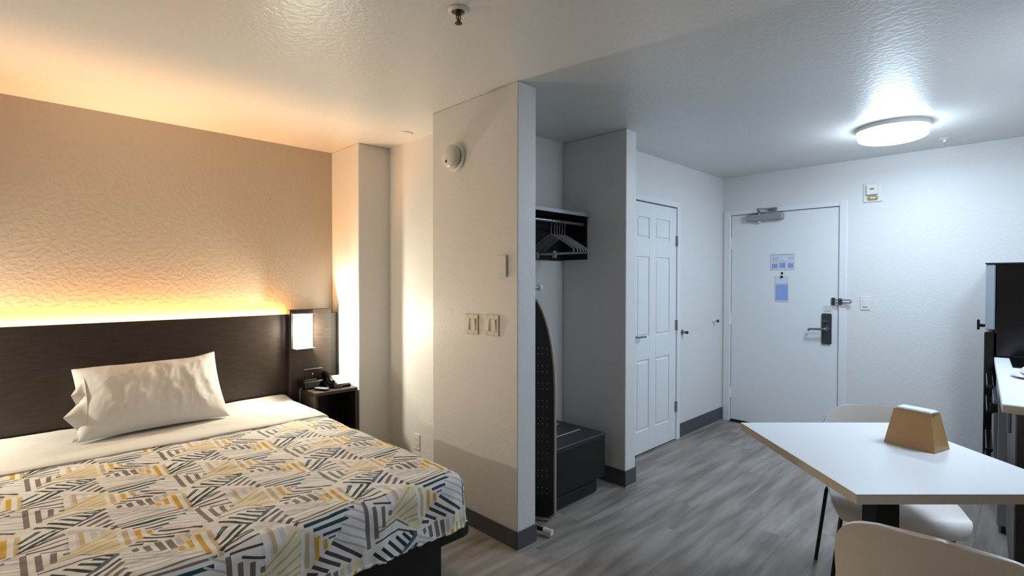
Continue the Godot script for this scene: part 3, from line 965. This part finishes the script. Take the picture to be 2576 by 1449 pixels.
func pillow() -> void:
	# leans against the headboard; right end closed, left end an open hem in folds
	var o := thing("pillow", "plump white pillow leaning on the headboard", "pillow", Vector3(0.62, 0.56, -3.62))
	var N := noise(5.0, 17, 3)
	var N2 := noise(14.0, 5, 2)
	var L := 0.37
	var H := 0.235
	var ang := deg_to_rad(42.0)          # lean back from upright
	var ax := Vector3(1, 0, -0.06).normalized()
	var ay := Vector3(0, cos(ang), -sin(ang))
	var az := Vector3(0, sin(ang), cos(ang))
	var c := Vector3(0.0, H * cos(ang) + 0.002, -0.045)
	var body := func(face: float) -> Callable:
		return func(u: float, v: float) -> Vector3:
			var a := u * 2.0 - 1.0
			var b := v * 2.0 - 1.0
			var w := pow(maxf(0.0, 1.0 - pow(absf(a), 3.4)), 0.55) * pow(maxf(0.0, 1.0 - pow(absf(b), 2.6)), 0.55)
			# corners pull out, sides draw in
			var px := a * L * (1.0 - 0.045 * (1.0 - b * b))
			var py := b * H * (1.0 - 0.06 * (1.0 - a * a))
			if b > 0.0 and a > 0.6:
				py += 0.030 * smoothstep(0.6, 1.0, a) * b
			if b < 0.0 and face > 0.0:
				py += 0.0
			var t := w * (0.105 if face > 0.0 else 0.085)
			t += w * (0.012 * N.get_noise_2d(a * 0.5 + 3.0, b * 0.2) + 0.0025 * N2.get_noise_2d(a * 0.9, b * 0.25))
			# stress creases run in from the right end
			t += w * 0.0025 * sin(a * 26.0 + b * 3.0 + 2.0 * N.get_noise_2d(a, b)) * smoothstep(0.25, 0.6, a) * smoothstep(1.0, 0.8, a)
			t = maxf(t, 0.0)
			var p := c + ax * px + ay * py + az * (t * face)
			p.y = maxf(p.y, 0.004)
			return p
	var st := sheet(body.call(1.0), 72, 44, 0.0, az)
	st.append_from(sheet(body.call(-1.0), 40, 26, 0.0, -az).commit(), 0, Transform3D())
	obj("case", st, M.cloth, o)
	# the open hem: a pleated band that hangs out past the left end
	var hem := func(u: float, v: float) -> Vector3:
		var b := lerpf(-0.99, 0.97, v)
		var keys := [[0.0, 0.085, 0.0], [0.16, 0.070, -0.030], [0.28, 0.130, 0.022], [0.42, 0.085, 0.004], [0.50, 0.072, -0.030], [0.57, 0.095, 0.020], [0.80, 0.040, 0.002], [1.0, 0.0, 0.0]]
		var ox := 0.0
		var dz := 0.0
		for k in keys.size() - 1:
			if v >= keys[k][0] and v <= keys[k + 1][0]:
				var t := inverse_lerp(keys[k][0], keys[k + 1][0], v)
				ox = lerpf(keys[k][1], keys[k + 1][1], t)
				dz = lerpf(keys[k][2], keys[k + 1][2], t)
		var puff := 0.070 * pow(maxf(0.0, 1.0 - b * b), 0.5) * (1.0 - 0.45 * u)
		var p := c + ax * (-L * (0.90 - 0.04 * (1.0 - b * b)) - (ox - 0.03) * u) + ay * (b * H * 0.96) + az * (puff + dz * smoothstep(0.1, 0.8, u) - 0.008)
		p.y = maxf(p.y, 0.004)
		return p
	obj("open_hem", sheet(hem, 12, 80, 0.003, az), M.cloth, o)

func build_nightstand() -> void:
	var X0 := 1.545
	var X1 := 1.868
	var Z1 := -3.555
	var Z0 := ZH + 0.135
	var o := thing("nightstand", "espresso open-front nightstand between bed and pilaster", "nightstand", Vector3((X0 + X1) * 0.5, 0, Z0))
	var w := (X1 - X0) * 0.5
	var d := Z1 - Z0
	obj("top", bx(-w, 0.588, 0.0, w, 0.612, d, 0.002), M.espresso, o)
	for s in [-1, 1]:
		obj("side_panel", bx(s * w - (0.02 if s > 0 else 0.0), 0.0, 0.0, s * w + (0.0 if s > 0 else 0.02), 0.588, d, 0.002), M.espresso, o)
	obj("back_panel", bx(-w + 0.02, 0.0, 0.0, w - 0.02, 0.588, 0.012, 0.0), M.dark_wood, o)
	obj("shelf", bx(-w + 0.02, 0.10, 0.012, w - 0.02, 0.12, d - 0.01, 0.002), M.dark_wood, o)
	obj("toe_board", bx(-w + 0.02, 0.0, d - 0.06, w - 0.02, 0.10, d - 0.04, 0.0), M.dark_wood, o)
	var Y := 0.612
	# clock radio
	var ck := thing("clock_radio", "small black clock radio on the nightstand", "clock", Vector3(1.608, Y, -3.785), 0.1)
	var c1 := mb()
	var pf := PackedVector2Array([Vector2(-0.055, 0.0), Vector2(0.058, 0.0), Vector2(0.062, 0.012), Vector2(0.048, 0.048), Vector2(0.035, 0.056), Vector2(-0.045, 0.058), Vector2(-0.060, 0.045), Vector2(-0.060, 0.01)])
	prism(c1, pf, 0.145, Transform3D(Basis(Vector3.BACK, Vector3.UP, Vector3.LEFT), Vector3(0.0725, 0, 0)))
	obj("case", c1, M.gloss_black, ck)
	obj("button_bar", bx(-0.05, 0.056, -0.025, 0.05, 0.060, 0.005, 0.002), M.dark_steel, ck)
	var fc := mb()
	box(fc, Vector3(-0.055, -0.016, -0.001), Vector3(0.055, 0.016, 0.002), 0.001, Transform3D(Basis(Vector3.RIGHT, -0.37), Vector3(0, 0.031, 0.056)))
	obj("display_window", fc, mat(Color(0.03, 0.03, 0.035), 0.08), ck)
	var cord := mb()
	var cpts := []
	for k in 12:
		var t := float(k) / 11
		cpts.append(Vector3(lerpf(1.56, 1.526, minf(t * 2.0, 1.0)), lerpf(Y + 0.02, Y + 0.004, t * 2.0) if t < 0.5 else lerpf(Y + 0.004, 0.30, (t - 0.5) * 2.0), lerpf(-3.765, -3.785, t)))
	tube(cord, cpts, 0.003, 6)
	tag(obj("power_cord", cord, mat(Color(0.55, 0.54, 0.50), 0.6)), "grey power cord hanging over the nightstand's edge from the clock", "cord")
	# remote
	var rm := thing("remote_control", "small grey and black remote control lying on the nightstand", "remote", Vector3(1.628, Y, -3.640), 0.45)
	obj("body", bx(-0.026, 0.0, -0.055, 0.026, 0.017, 0.055, 0.007), M.gloss_black, rm)
	obj("face", bx(-0.021, 0.014, -0.048, 0.021, 0.0185, 0.048, 0.002), mat(Color(0.62, 0.65, 0.67), 0.4), rm)
	for r in 5:
		for k in 3:
			obj("button", bx(-0.016 + k * 0.012, 0.018, -0.040 + r * 0.018, -0.008 + k * 0.012, 0.0205, -0.030 + r * 0.018, 0.001), M.black, rm)
	# telephone
	var ph := thing("desk_telephone", "black desk telephone with white keypad plate on the nightstand", "telephone", Vector3(1.772, Y, -3.735), -0.12)
	var p1 := mb()
	var wedge := PackedVector2Array([Vector2(-0.095, 0.0), Vector2(0.095, 0.0), Vector2(0.100, 0.014), Vector2(0.092, 0.022), Vector2(-0.085, 0.060), Vector2(-0.098, 0.050)])
	prism(p1, wedge, 0.175, Transform3D(Basis(Vector3.BACK, Vector3.UP, Vector3.LEFT), Vector3(0.0875, 0, 0)))
	obj("base", p1, M.gloss_black, ph)
	var tilt := Basis(Vector3.RIGHT, 0.211)
	var p2 := mb()
	box(p2, Vector3(-0.005, -0.002, -0.088), Vector3(0.083, 0.004, 0.088), 0.002, Transform3D(tilt, Vector3(0, 0.0412, 0.003)))
	obj("keypad_plate", p2, mat(Color(0.86, 0.85, 0.84), 0.4), ph)
	for r in 4:
		for k in 3:
			var kb := mb()
			box(kb, Vector3(0.016 + k * 0.017, 0.003, -0.020 + r * 0.020), Vector3(0.028 + k * 0.017, 0.007, -0.008 + r * 0.020), 0.001, Transform3D(tilt, Vector3(0, 0.0412, 0.003)))
			obj("key", kb, mat(Color(0.70, 0.69, 0.68), 0.4), ph)
	var hs := mb()
	var hp := []
	for k in 11:
		var t := float(k) / 10 * 2.0 - 1.0
		hp.append(Vector3(-0.047, 0.080 - 0.014 * t * t - t * 0.022, t * 0.098))
	tube(hs, hp, 0.019, 10)
	for e in [-1, 1]:
		lathe(hs, [Vector2(0.0, -0.03), Vector2(0.026, -0.028), Vector2(0.027, -0.002), Vector2(0.018, 0.008), Vector2(0.0, 0.009)], 14, Transform3D(tilt, Vector3(-0.047, 0.070 - e * 0.022, e * 0.080)))
	obj("handset", hs, M.gloss_black, ph)
	var coil := mb()
	var cp := []
	for k in 140:
		var t := float(k) / 139
		var c := Vector3(lerpf(-0.05, 0.05, t), 0.010, 0.118 + 0.020 * sin(t * 5.0)) 
		if t < 0.12:
			c = c.lerp(Vector3(-0.047, 0.045, 0.10), 1.0 - t / 0.12)
		cp.append(c + Vector3(0, cos(t * 150.0), sin(t * 150.0)) * 0.006)
	tube(coil, cp, 0.0016, 4)
	obj("coiled_cord", coil, M.black, ph)

func build_closet() -> void:
	# black closet shelf unit: top board, back board, side board against the niche wall
	var XS0 := 2.03
	var XS1 := 2.992
	var ZS := -2.504
	var sh := thing("closet_shelf", "black closet shelf with back board high in the niche", "shelf", Vector3(2.51, 1.56, ZS))
	var c := Vector3(2.51, 1.56, ZS)
	var mk := func(called: String, a: Vector3, b: Vector3, m: Material, ch: float):
		var st := mb()
		box(st, a - c, b - c, ch)
		return obj(called, st, m, sh)
	mk.call("shelf_board", Vector3(XS0, 1.868, ZS), Vector3(XS1, 1.893, ZS + 0.245), M.dark_wood, 0.002)
	mk.call("edge_band", Vector3(XS0, 1.868, ZS + 0.245), Vector3(XS1, 1.893, ZS + 0.2475), mat(Color(0.58, 0.59, 0.61), 0.4), 0.0008)
	mk.call("back_board", Vector3(XS0, 1.560, ZS), Vector3(XS1 - 0.016, 1.868, ZS + 0.016), M.black, 0.001)
	for s in [[XS0, XS0 + 0.016], [XS1 - 0.016, XS1]]:
		mk.call("side_board", Vector3(s[0], 1.563, ZS + 0.016), Vector3(s[1], 1.868, ZS + 0.230), M.black, 0.001)
	var rz := ZS + 0.205
	var rod := mb()
	tube(rod, [Vector3(XS0 + 0.016, 1.815, rz) - c, Vector3(XS1 - 0.016, 1.815, rz) - c], 0.0125, 14)
	obj("hanging_rod", rod, M.steel, sh)
	# clothes hangers
	var hg := thing("clothes_hanger", "thin grey clothes hanger without clips on the closet rod", "hanger", Vector3(2.66, 1.56, rz), 0.0, "hangers on the closet rod")
	var w := 0.195
	var hk := mb()
	var pts := []
	for k in 13:
		var t := deg_to_rad(lerpf(-70.0, 200.0, k / 12.0))
		pts.append(Vector3(0, 0.2535 + 0.0155 * sin(t), 0.0155 * cos(t)))
	pts.reverse()
	pts.append(Vector3(0, 0.232, 0.004))
	pts.append(Vector3(0, 0.222, 0.0))
	pts.append(Vector3(0, 0.165, 0.0))
	tube(hk, pts, 0.0022, 6)
	obj("hook", hk, M.steel, hg)
	var fr := mb()
	tube(fr, rounded([Vector3(0, 0.165, 0), Vector3(0, 0.155, 0.03), Vector3(0, 0.060, w), Vector3(0, 0.035, w + 0.002), Vector3(0, 0.036, w - 0.04), Vector3(0, 0.036, -w + 0.04), Vector3(0, 0.035, -w - 0.002), Vector3(0, 0.060, -w), Vector3(0, 0.155, -0.03), Vector3(0, 0.165, 0)], 0.018), 0.0042, 7)
	obj("hanger_frame", fr, mat(Color(0.58, 0.57, 0.59), 0.3), hg)
	hg.rotation.y = 0.02
	var turns := [[2.686, 0.035], [2.712, 0.045], [2.740, 0.03], [2.766, 0.02]]
	for t in turns:
		var h := copy(hg)
		h.position.x = t[0]
		h.rotation.y = t[1]
	var hc := copy(hg, "grey trouser hanger with two clips on the closet rod", "trouser hangers on the closet rod")
	hc.position.x = 2.625
	hc.rotation.y = 0.0
	for z in [-0.13, 0.03]:
		var cl := mb()
		box(cl, Vector3(-0.010, 0.004, z - 0.013), Vector3(0.010, 0.042, z + 0.013), 0.003)
		box(cl, Vector3(-0.013, 0.034, z - 0.006), Vector3(0.013, 0.050, z + 0.006), 0.002)
		obj("clip", cl, M.alu, hc)
	# ironing board standing on its tail, underside toward the wing wall
	var ib := thing("ironing_board", "ironing board standing on end in the closet with beige cover", "ironing board", Vector3(2.262, 0.0, -1.945))
	var wd := Vector3(-0.5, 0, -0.866)
	var nf := Vector3(-0.866, 0, 0.5)         # underside looks this way
	var lean := Basis(wd.normalized(), 0.0)
	var outl := func(grow: float) -> PackedVector2Array:
		var p := PackedVector2Array()
		var half := 0.165 + grow
		var mid := 0.165
		p.append(Vector2(mid - half + 0.03, 0.012 - grow))
		p.append(Vector2(mid - half, 0.04 - grow))
		for k in 13:
			var t := k / 12.0
			var ww := half * pow(1.0 - pow(t, 2.3), 0.62)
			p.append(Vector2(mid - ww, 0.70 + t * (0.64 + grow)))
		for k in 12:
			var t := 1.0 - (k + 1) / 12.0
			var ww := half * pow(1.0 - pow(t, 2.3), 0.62)
			p.append(Vector2(mid + ww, 0.70 + t * (0.64 + grow)))
		p.append(Vector2(mid + half, 0.04 - grow))
		p.append(Vector2(mid + half - 0.03, 0.012 - grow))
		return p
	var frame := Transform3D(Basis(wd, Vector3.UP, nf), Vector3(0, 0.008, 0))
	var pad := mb()
	prism(pad, outl.call(0.0), 0.030, frame.translated(nf * -0.030))
	obj("padded_cover", pad, mat(Color(0.66, 0.58, 0.51), 0.9), ib)
	var un := mb()
	prism(un, outl.call(-0.010), 0.004, frame)
	obj("metal_underside", un, M.black, ib)
	var holes := mb()
	for k in 26:
		var y := 0.16 + k * 0.034
		for s in [0.048, 0.075, 0.102]:
			if (k + int(s * 1000)) % 3 == 2:
				continue
			var q: Vector3 = frame * Vector3(s, y, 0.0045)
			var ex := wd * 0.0028
			var ey := Vector3.UP * 0.0028
			quad(holes, q - ex - ey, q + ex - ey, q + ex + ey, q - ex + ey, nf)
	var ho := obj("perforation", holes, mat(Color(0.60, 0.56, 0.52), 0.8), ib)
	ho.set_meta("kind", "stuff")
	for s in [0.13, 0.20]:
		var lg := mb()
		tube(lg, [frame * Vector3(s, 0.05, 0.018), frame * Vector3(s, 1.05, 0.018)], 0.009, 8)
		obj("leg", lg, M.metal_black, ib)
	var ft := mb()
	tube(ft, [frame * Vector3(0.28, 0.022, 0.07), frame * Vector3(0.02, 0.022, 0.16)], 0.011, 10)
	obj("foot_bar", ft, M.metal_black, ib)
	var cp := mb()
	tube(cp, [frame * Vector3(0.035, 0.022, 0.155), frame * Vector3(-0.015, 0.022, 0.173)], 0.017, 14)
	obj("foot_cap", cp, M.white_plastic, ib)
	# white peg on the wing wall's inner face, above the board
	var pg := thing("coat_peg", "round white peg above the ironing board in the closet", "peg", Vector3(2.023, 1.372, -1.935))
	var p1 := mb()
	tube(p1, [Vector3(0, 0, 0), Vector3(0.085, 0, 0)], 0.009, 12)
	obj("stem", p1, M.alu, pg)
	var p2 := mb()
	lathe(p2, [Vector2(0.0, -0.004), Vector2(0.018, -0.003), Vector2(0.019, 0.010), Vector2(0.014, 0.015), Vector2(0.0, 0.016)], 18, Transform3D(Basis(Vector3.BACK, -PI / 2), Vector3(0.085, 0, 0)))
	obj("cap", p2, M.white_plastic, pg)
	# luggage bench
	var bn := thing("luggage_bench", "low black luggage bench with light rails in the closet", "bench", Vector3(2.56, 0, -2.24))
	var bc := Vector3(2.56, 0, -2.24)
	var put := func(called: String, a: Vector3, b: Vector3, m: Material, ch: float):
		var st := mb()
		box(st, a - bc, b - bc, ch)
		return obj(called, st, m, bn)
	put.call("plinth", Vector3(2.30, 0.0, -2.47), Vector3(2.80, 0.10, -2.03), M.dark_wood, 0.02)
	put.call("body", Vector3(2.27, 0.10, -2.49), Vector3(2.855, 0.375, -2.015), M.black, 0.004)
	put.call("top", Vector3(2.268, 0.375, -2.492), Vector3(2.858, 0.394, -2.012), mat(Color(0.165, 0.165, 0.18), 0.4), 0.003)
	for z in [-2.36, -2.17]:
		put.call("rail", Vector3(2.34, 0.394, z - 0.004), Vector3(2.78, 0.401, z + 0.004), M.alu, 0.001)

func shell_chair(label: String, at: Vector3, turn: float) -> Node3D:
	var o := thing("shell_chair", label, "chair", at, turn, "plastic shell chairs at the table")
	# profile from the seat's front edge to the top of the back: (z, y), front is +z
	var prof := Curve3D.new()
	for p in [[0.240, 0.388], [0.228, 0.425], [0.185, 0.450], [0.06, 0.455], [-0.10, 0.450], [-0.175, 0.470], [-0.215, 0.54], [-0.245, 0.66], [-0.272, 0.80]]:
		prof.add_point(Vector3(0, p[1], p[0]))
	for k in range(1, prof.point_count - 1):
		var t := (prof.get_point_position(k + 1) - prof.get_point_position(k - 1)) * 0.2
		prof.set_point_in(k, -t)
		prof.set_point_out(k, t)
	var total := prof.get_baked_length()
	var f := func(u: float, v: float) -> Vector3:
		# the outline is a rounded oblong: map the square's edge rows to rounded ends
		var a := u * 2.0 - 1.0
		var endr := 0.14
		var w := 0.232
		var e := 0.0
		if v > 0.8:
			e = (v - 0.8) / 0.2
			w = lerpf(0.232, 0.232, e) * pow(maxf(0.0, 1.0 - pow(e, 3.0)), 0.40)
			w = maxf(w, 0.02)
		elif v < 0.12:
			e = (0.12 - v) / 0.12
			w = 0.235 * (1.0 - 0.14 * e * e)
		var p := prof.sample_baked(v * total, true)
		var back := smoothstep(0.45, 0.75, v)
		var curl := a * a
		var side := 0.022 * curl * (1.0 - back)                # seat edges lift
		var wrap := 0.050 * curl * back * (1.0 - e * e)        # back edges come forward
		var waist := 1.0 - 0.05 * sin(clampf((v - 0.35) / 0.3, 0.0, 1.0) * PI)
		return Vector3(a * w * waist, p.y + side, p.z + wrap)
	obj("seat_shell", sheet(f, 28, 64, 0.011, Vector3.UP), M.chair, o)
	for sx in [-1, 1]:
		for sz in [1, -1]:
			var st := mb()
			var p := rounded([Vector3(0.0, 0.428, 0.06), Vector3(sx * 0.185, 0.418, 0.115), Vector3(sx * 0.245, 0.0, 0.205)], 0.05, 8) if sz > 0 else rounded([Vector3(0.0, 0.428, -0.07), Vector3(sx * 0.222, 0.432, -0.10), Vector3(sx * 0.255, 0.0, -0.235)], 0.035, 8)
			tube(st, p, 0.0085, 9)
			obj("leg", st, M.metal_black, o)
	obj("seat_plate", bx(-0.10, 0.424, -0.10, 0.10, 0.438, 0.10, 0.003), M.metal_black, o)
	return o

func build_dinette() -> void:
	# pedestal table, turned half-way between the walls
	var L := Vector3(2.444, 0, -0.954)
	var F := Vector3(1.866, 0, -0.391)
	var B := Vector3(2.97, 0, -0.441)
	var ctr := (F + B) * 0.5
	var dirx := (B - L).normalized()
	var hw := (B - L).length() * 0.5
	var hd := (L - F).length() * 0.5
	var turn := atan2(-dirx.z, dirx.x)
	var t := thing("dining_table", "white laminate pedestal table with beige edge", "table", ctr, turn)
	obj("edge_band", bx(-hw, 0.718, -hd, hw, 0.748, hd, 0.002), M.laminate_edge, t)
	obj("tabletop", bx(-hw, 0.7481, -hd, hw, 0.7505, hd, 0.0008), M.laminate, t)
	obj("column", bx(-0.044, 0.02, -0.044, 0.044, 0.71, 0.044, 0.004), M.metal_black, t)
	obj("mounting_plate", bx(-0.18, 0.708, -0.18, 0.18, 0.718, 0.18, 0.001), M.metal_black, t)
	var bp := mb()
	lathe(bp, [Vector2(0.0, 0.0), Vector2(0.165, 0.0), Vector2(0.165, 0.010), Vector2(0.10, 0.018), Vector2(0.0, 0.022)], 36)
	obj("base_plate", bp, M.metal_black, t)
	# napkin dispenser
	var p0 := Vector3(2.561, 0.7505, -0.428)
	var d := thing("napkin_dispenser", "tan trapezoid napkin dispenser with white napkins on top", "napkin dispenser", Vector3(2.607, 0.7505, -0.333), atan2(0.02, -0.154) + 0.0)
	d.rotation.y = deg_to_rad(-106.0)
	var bw := 0.088
	var bd := 0.060
	var tw := 0.064
	var td := 0.036
	var hh := 0.142
	var fr := mb()
	var cb := [Vector3(-bw, 0, bd), Vector3(bw, 0, bd), Vector3(bw, 0, -bd), Vector3(-bw, 0, -bd)]
	var ct := [Vector3(-tw, hh, td), Vector3(tw, hh, td), Vector3(tw, hh, -td), Vector3(-tw, hh, -td)]
	for k in 4:
		var k2 := (k + 1) % 4
		var n: Vector3 = (cb[k] + cb[k2]) * Vector3(1, 0, 1) + Vector3(0, 0.02, 0)
		if k % 2 == 1:
			# the ends fold inward in a shallow gusset
			var mb_: Vector3 = (cb[k] + cb[k2]) * 0.5 * Vector3(0.97, 1, 1)
			var mt_: Vector3 = (ct[k] + ct[k2]) * 0.5 * Vector3(0.86, 1, 1)
			quad(fr, cb[k], mb_, mt_, ct[k], n)
			quad(fr, mb_, cb[k2], ct[k2], mt_, n)
		else:
			quad(fr, cb[k], cb[k2], ct[k2], ct[k], n)
	quad(fr, cb[0], cb[1], cb[2], cb[3], Vector3.DOWN)
	quad(fr, ct[0], ct[1], ct[2], ct[3], Vector3.UP)
	obj("sleeve", fr, mat(Color(0.68, 0.53, 0.34), 0.3), d)
	var cp := mb()
	box(cp, Vector3(-tw + 0.003, hh - 0.002, -td + 0.003), Vector3(tw - 0.003, hh + 0.008, td - 0.003), 0.005)
	obj("napkin_stack", cp, mat(Color(0.88, 0.88, 0.89), 0.8), d)
	# two shell chairs, facing each other across the table
	var fw := Vector3(0.7003, 0, -0.7139)
	var rt := Vector3(0.7139, 0, 0.7003)
	var ax := (fw * 0.899 + rt * 0.438).normalized()
	var far := fw * 2.27 + rt * 1.67
	shell_chair("white plastic shell chair with black legs tucked in behind the table, facing the bed", far, atan2(-ax.x, -ax.z))
	var ax2 := (fw * 0.70 + rt * 0.71).normalized()
	var near := fw * 1.215 + rt * 1.022 + ax2 * 0.27
	shell_chair("beige plastic shell chair at the table with its back toward the bed", near, atan2(ax2.x, ax2.z))

func build_kitchen() -> void:
	# refrigerator against the entry wall
	var fz := -0.235
	var f := thing("refrigerator", "tall glossy black refrigerator at the end of the counter", "refrigerator", Vector3(4.87, 0, 0.1))
	var c := Vector3(4.87, 0, 0.1)
	var put := func(called: String, a: Vector3, b: Vector3, m: Material, ch: float):
		var st := mb()
		box(st, a - c, b - c, ch)
		return obj(called, st, m, f)
	put.call("body", Vector3(4.60, 0.03, fz + 0.052), Vector3(5.16, 1.525, 0.46), M.gloss_black, 0.004)
	put.call("freezer_door", Vector3(4.60, 1.09, fz), Vector3(5.16, 1.520, fz + 0.047), mat(Color(0.55, 0.57, 0.60), 0.3), 0.006)
	put.call("fridge_door", Vector3(4.60, 0.05, fz - 0.004), Vector3(5.16, 1.075, fz + 0.047), M.gloss_black, 0.006)
	put.call("top_cap", Vector3(4.595, 1.521, fz - 0.004), Vector3(5.163, 1.530, 0.46), M.black, 0.002)
	var _h1 = put.call("handle", Vector3(4.625, 1.105, fz - 0.040), Vector3(4.645, 1.125, fz), M.gloss_black, 0.004)
	put.call("handle", Vector3(4.625, 1.085, fz - 0.042), Vector3(4.645, 1.155, fz - 0.028), M.gloss_black, 0.005)
	for x in [4.62, 5.14]:
		for z in [-0.1, 0.42]:
			put.call("foot", Vector3(x - 0.015, 0.0, z - 0.015), Vector3(x + 0.015, 0.032, z + 0.015), M.black, 0.002)
	# counter run
	var turn := atan2(0.098, 1.75)
	var n := Vector3(2.848, 0, -0.092)
	var ct := thing("kitchen_counter", "white laminate kitchen counter with dark cabinet below", "counter", n, turn)
	var depth := 0.48
	obj("worktop", bx(0.0, 0.883, 0.0, 1.70, 0.9195, depth, 0.003), M.laminate, ct)
	obj("worktop_edge", bx(-0.0015, 0.884, 0.002, 0.0, 0.913, depth, 0.0), M.laminate_edge, ct)
	obj("end_panel", bx(0.045, 0.0, 0.045, 0.065, 0.883, depth, 0.001), M.espresso, ct)
	obj("cabinet_body", bx(0.065, 0.09, 0.060, 1.08, 0.883, depth, 0.001), M.dark_wood, ct)
	obj("toe_kick", bx(0.065, 0.0, 0.10, 1.08, 0.09, depth, 0.0), M.black, ct)
	for k in 2:
		var dr := obj("cabinet_door", bx(0.075 + k * 0.50, 0.10, 0.043, 0.565 + k * 0.50, 0.875, 0.060, 0.002), M.espresso, ct)
		obj("handle", bx(0.50 + k * 0.12 - 0.01, 0.70, 0.030, 0.51 + k * 0.12 - 0.01, 0.82, 0.043, 0.002), M.steel, dr)
	# range set between the cabinet and the refrigerator, proud of the cabinet front
	var rg := thing("kitchen_range", "light grey slide-in range under the counter beside the refrigerator", "range", n + Vector3(cos(turn) * 1.38, 0, -sin(turn) * 1.38 + 0.022), turn)
	obj("body", bx(-0.27, 0.04, -0.012, 0.27, 0.880, 0.44, 0.003), mat(Color(0.62, 0.64, 0.67), 0.4), rg)
	obj("oven_door", bx(-0.26, 0.27, -0.030, 0.26, 0.74, -0.012, 0.003), mat(Color(0.55, 0.57, 0.60), 0.35), rg)
	for y in [0.80, 0.66, 0.44, 0.30]:
		obj("handle", bx(-0.25, y, -0.060, 0.25, y + 0.022, -0.030, 0.004), M.gloss_black, rg)
	for x in [-0.25, 0.25]:
		for y in [0.69, 0.31]:
			obj("handle_post", bx(x - 0.012, y - 0.02, -0.045, x + 0.012, y + 0.03, -0.010, 0.002), M.gloss_black, rg)
		for z in [0.02, 0.42]:
			obj("foot", bx(x - 0.012, 0.0, z - 0.012, x + 0.012, 0.04, z + 0.012, 0.001), M.black, rg)
	var hob := thing("cooktop", "black glass cooktop set in the white counter", "cooktop", n + Vector3(cos(turn) * 1.46, 0.9195, -sin(turn) * 1.46) + Vector3(0, 0, 0.27), turn)
	obj("glass_plate", bx(-0.23, 0.0, -0.20, 0.22, 0.006, 0.18, 0.002), M.gloss_black, hob)
	for k in 2:
		var rn := mb()
		lathe(rn, [Vector2(0.085, 0.006), Vector2(0.085, 0.007), Vector2(0.080, 0.007), Vector2(0.080, 0.006)], 24, Transform3D(Basis(), Vector3(-0.11 + k * 0.22, 0, 0)))
		obj("burner_ring", rn, M.dark_steel, hob)
	# plate and folded cloth on the counter
	var pl := thing("dinner_plate", "white round plate on the kitchen counter", "plate", Vector3(3.70, 0.9195, 0.035))
	var pp := mb()
	lathe(pp, [Vector2(0.0, 0.004), Vector2(0.075, 0.004), Vector2(0.085, 0.008), Vector2(0.125, 0.014), Vector2(0.126, 0.012), Vector2(0.085, 0.004), Vector2(0.075, 0.0), Vector2(0.0, 0.0)], 36)
	obj("plate_disc", pp, mat(Color(0.88, 0.88, 0.88), 0.2), pl)
	var tw := thing("folded_cloth", "folded white cloth on the plate", "cloth", Vector3(3.72, 0.9345, 0.04), 0.3)
	var N := noise(9.0, 8, 2)
	var cf := func(u: float, v: float) -> Vector3:
		var a := u * 2.0 - 1.0
		var b := v * 2.0 - 1.0
		var w := pow(maxf(0.0, 1.0 - pow(absf(a), 4.0)), 0.5) * pow(maxf(0.0, 1.0 - pow(absf(b), 4.0)), 0.5)
		return Vector3(a * 0.10, w * (0.05 + 0.012 * N.get_noise_2d(a * 0.3, b * 0.3)), b * 0.075)
	obj("cloth", sheet(cf, 24, 20, 0.0, Vector3.UP), M.cloth, tw)
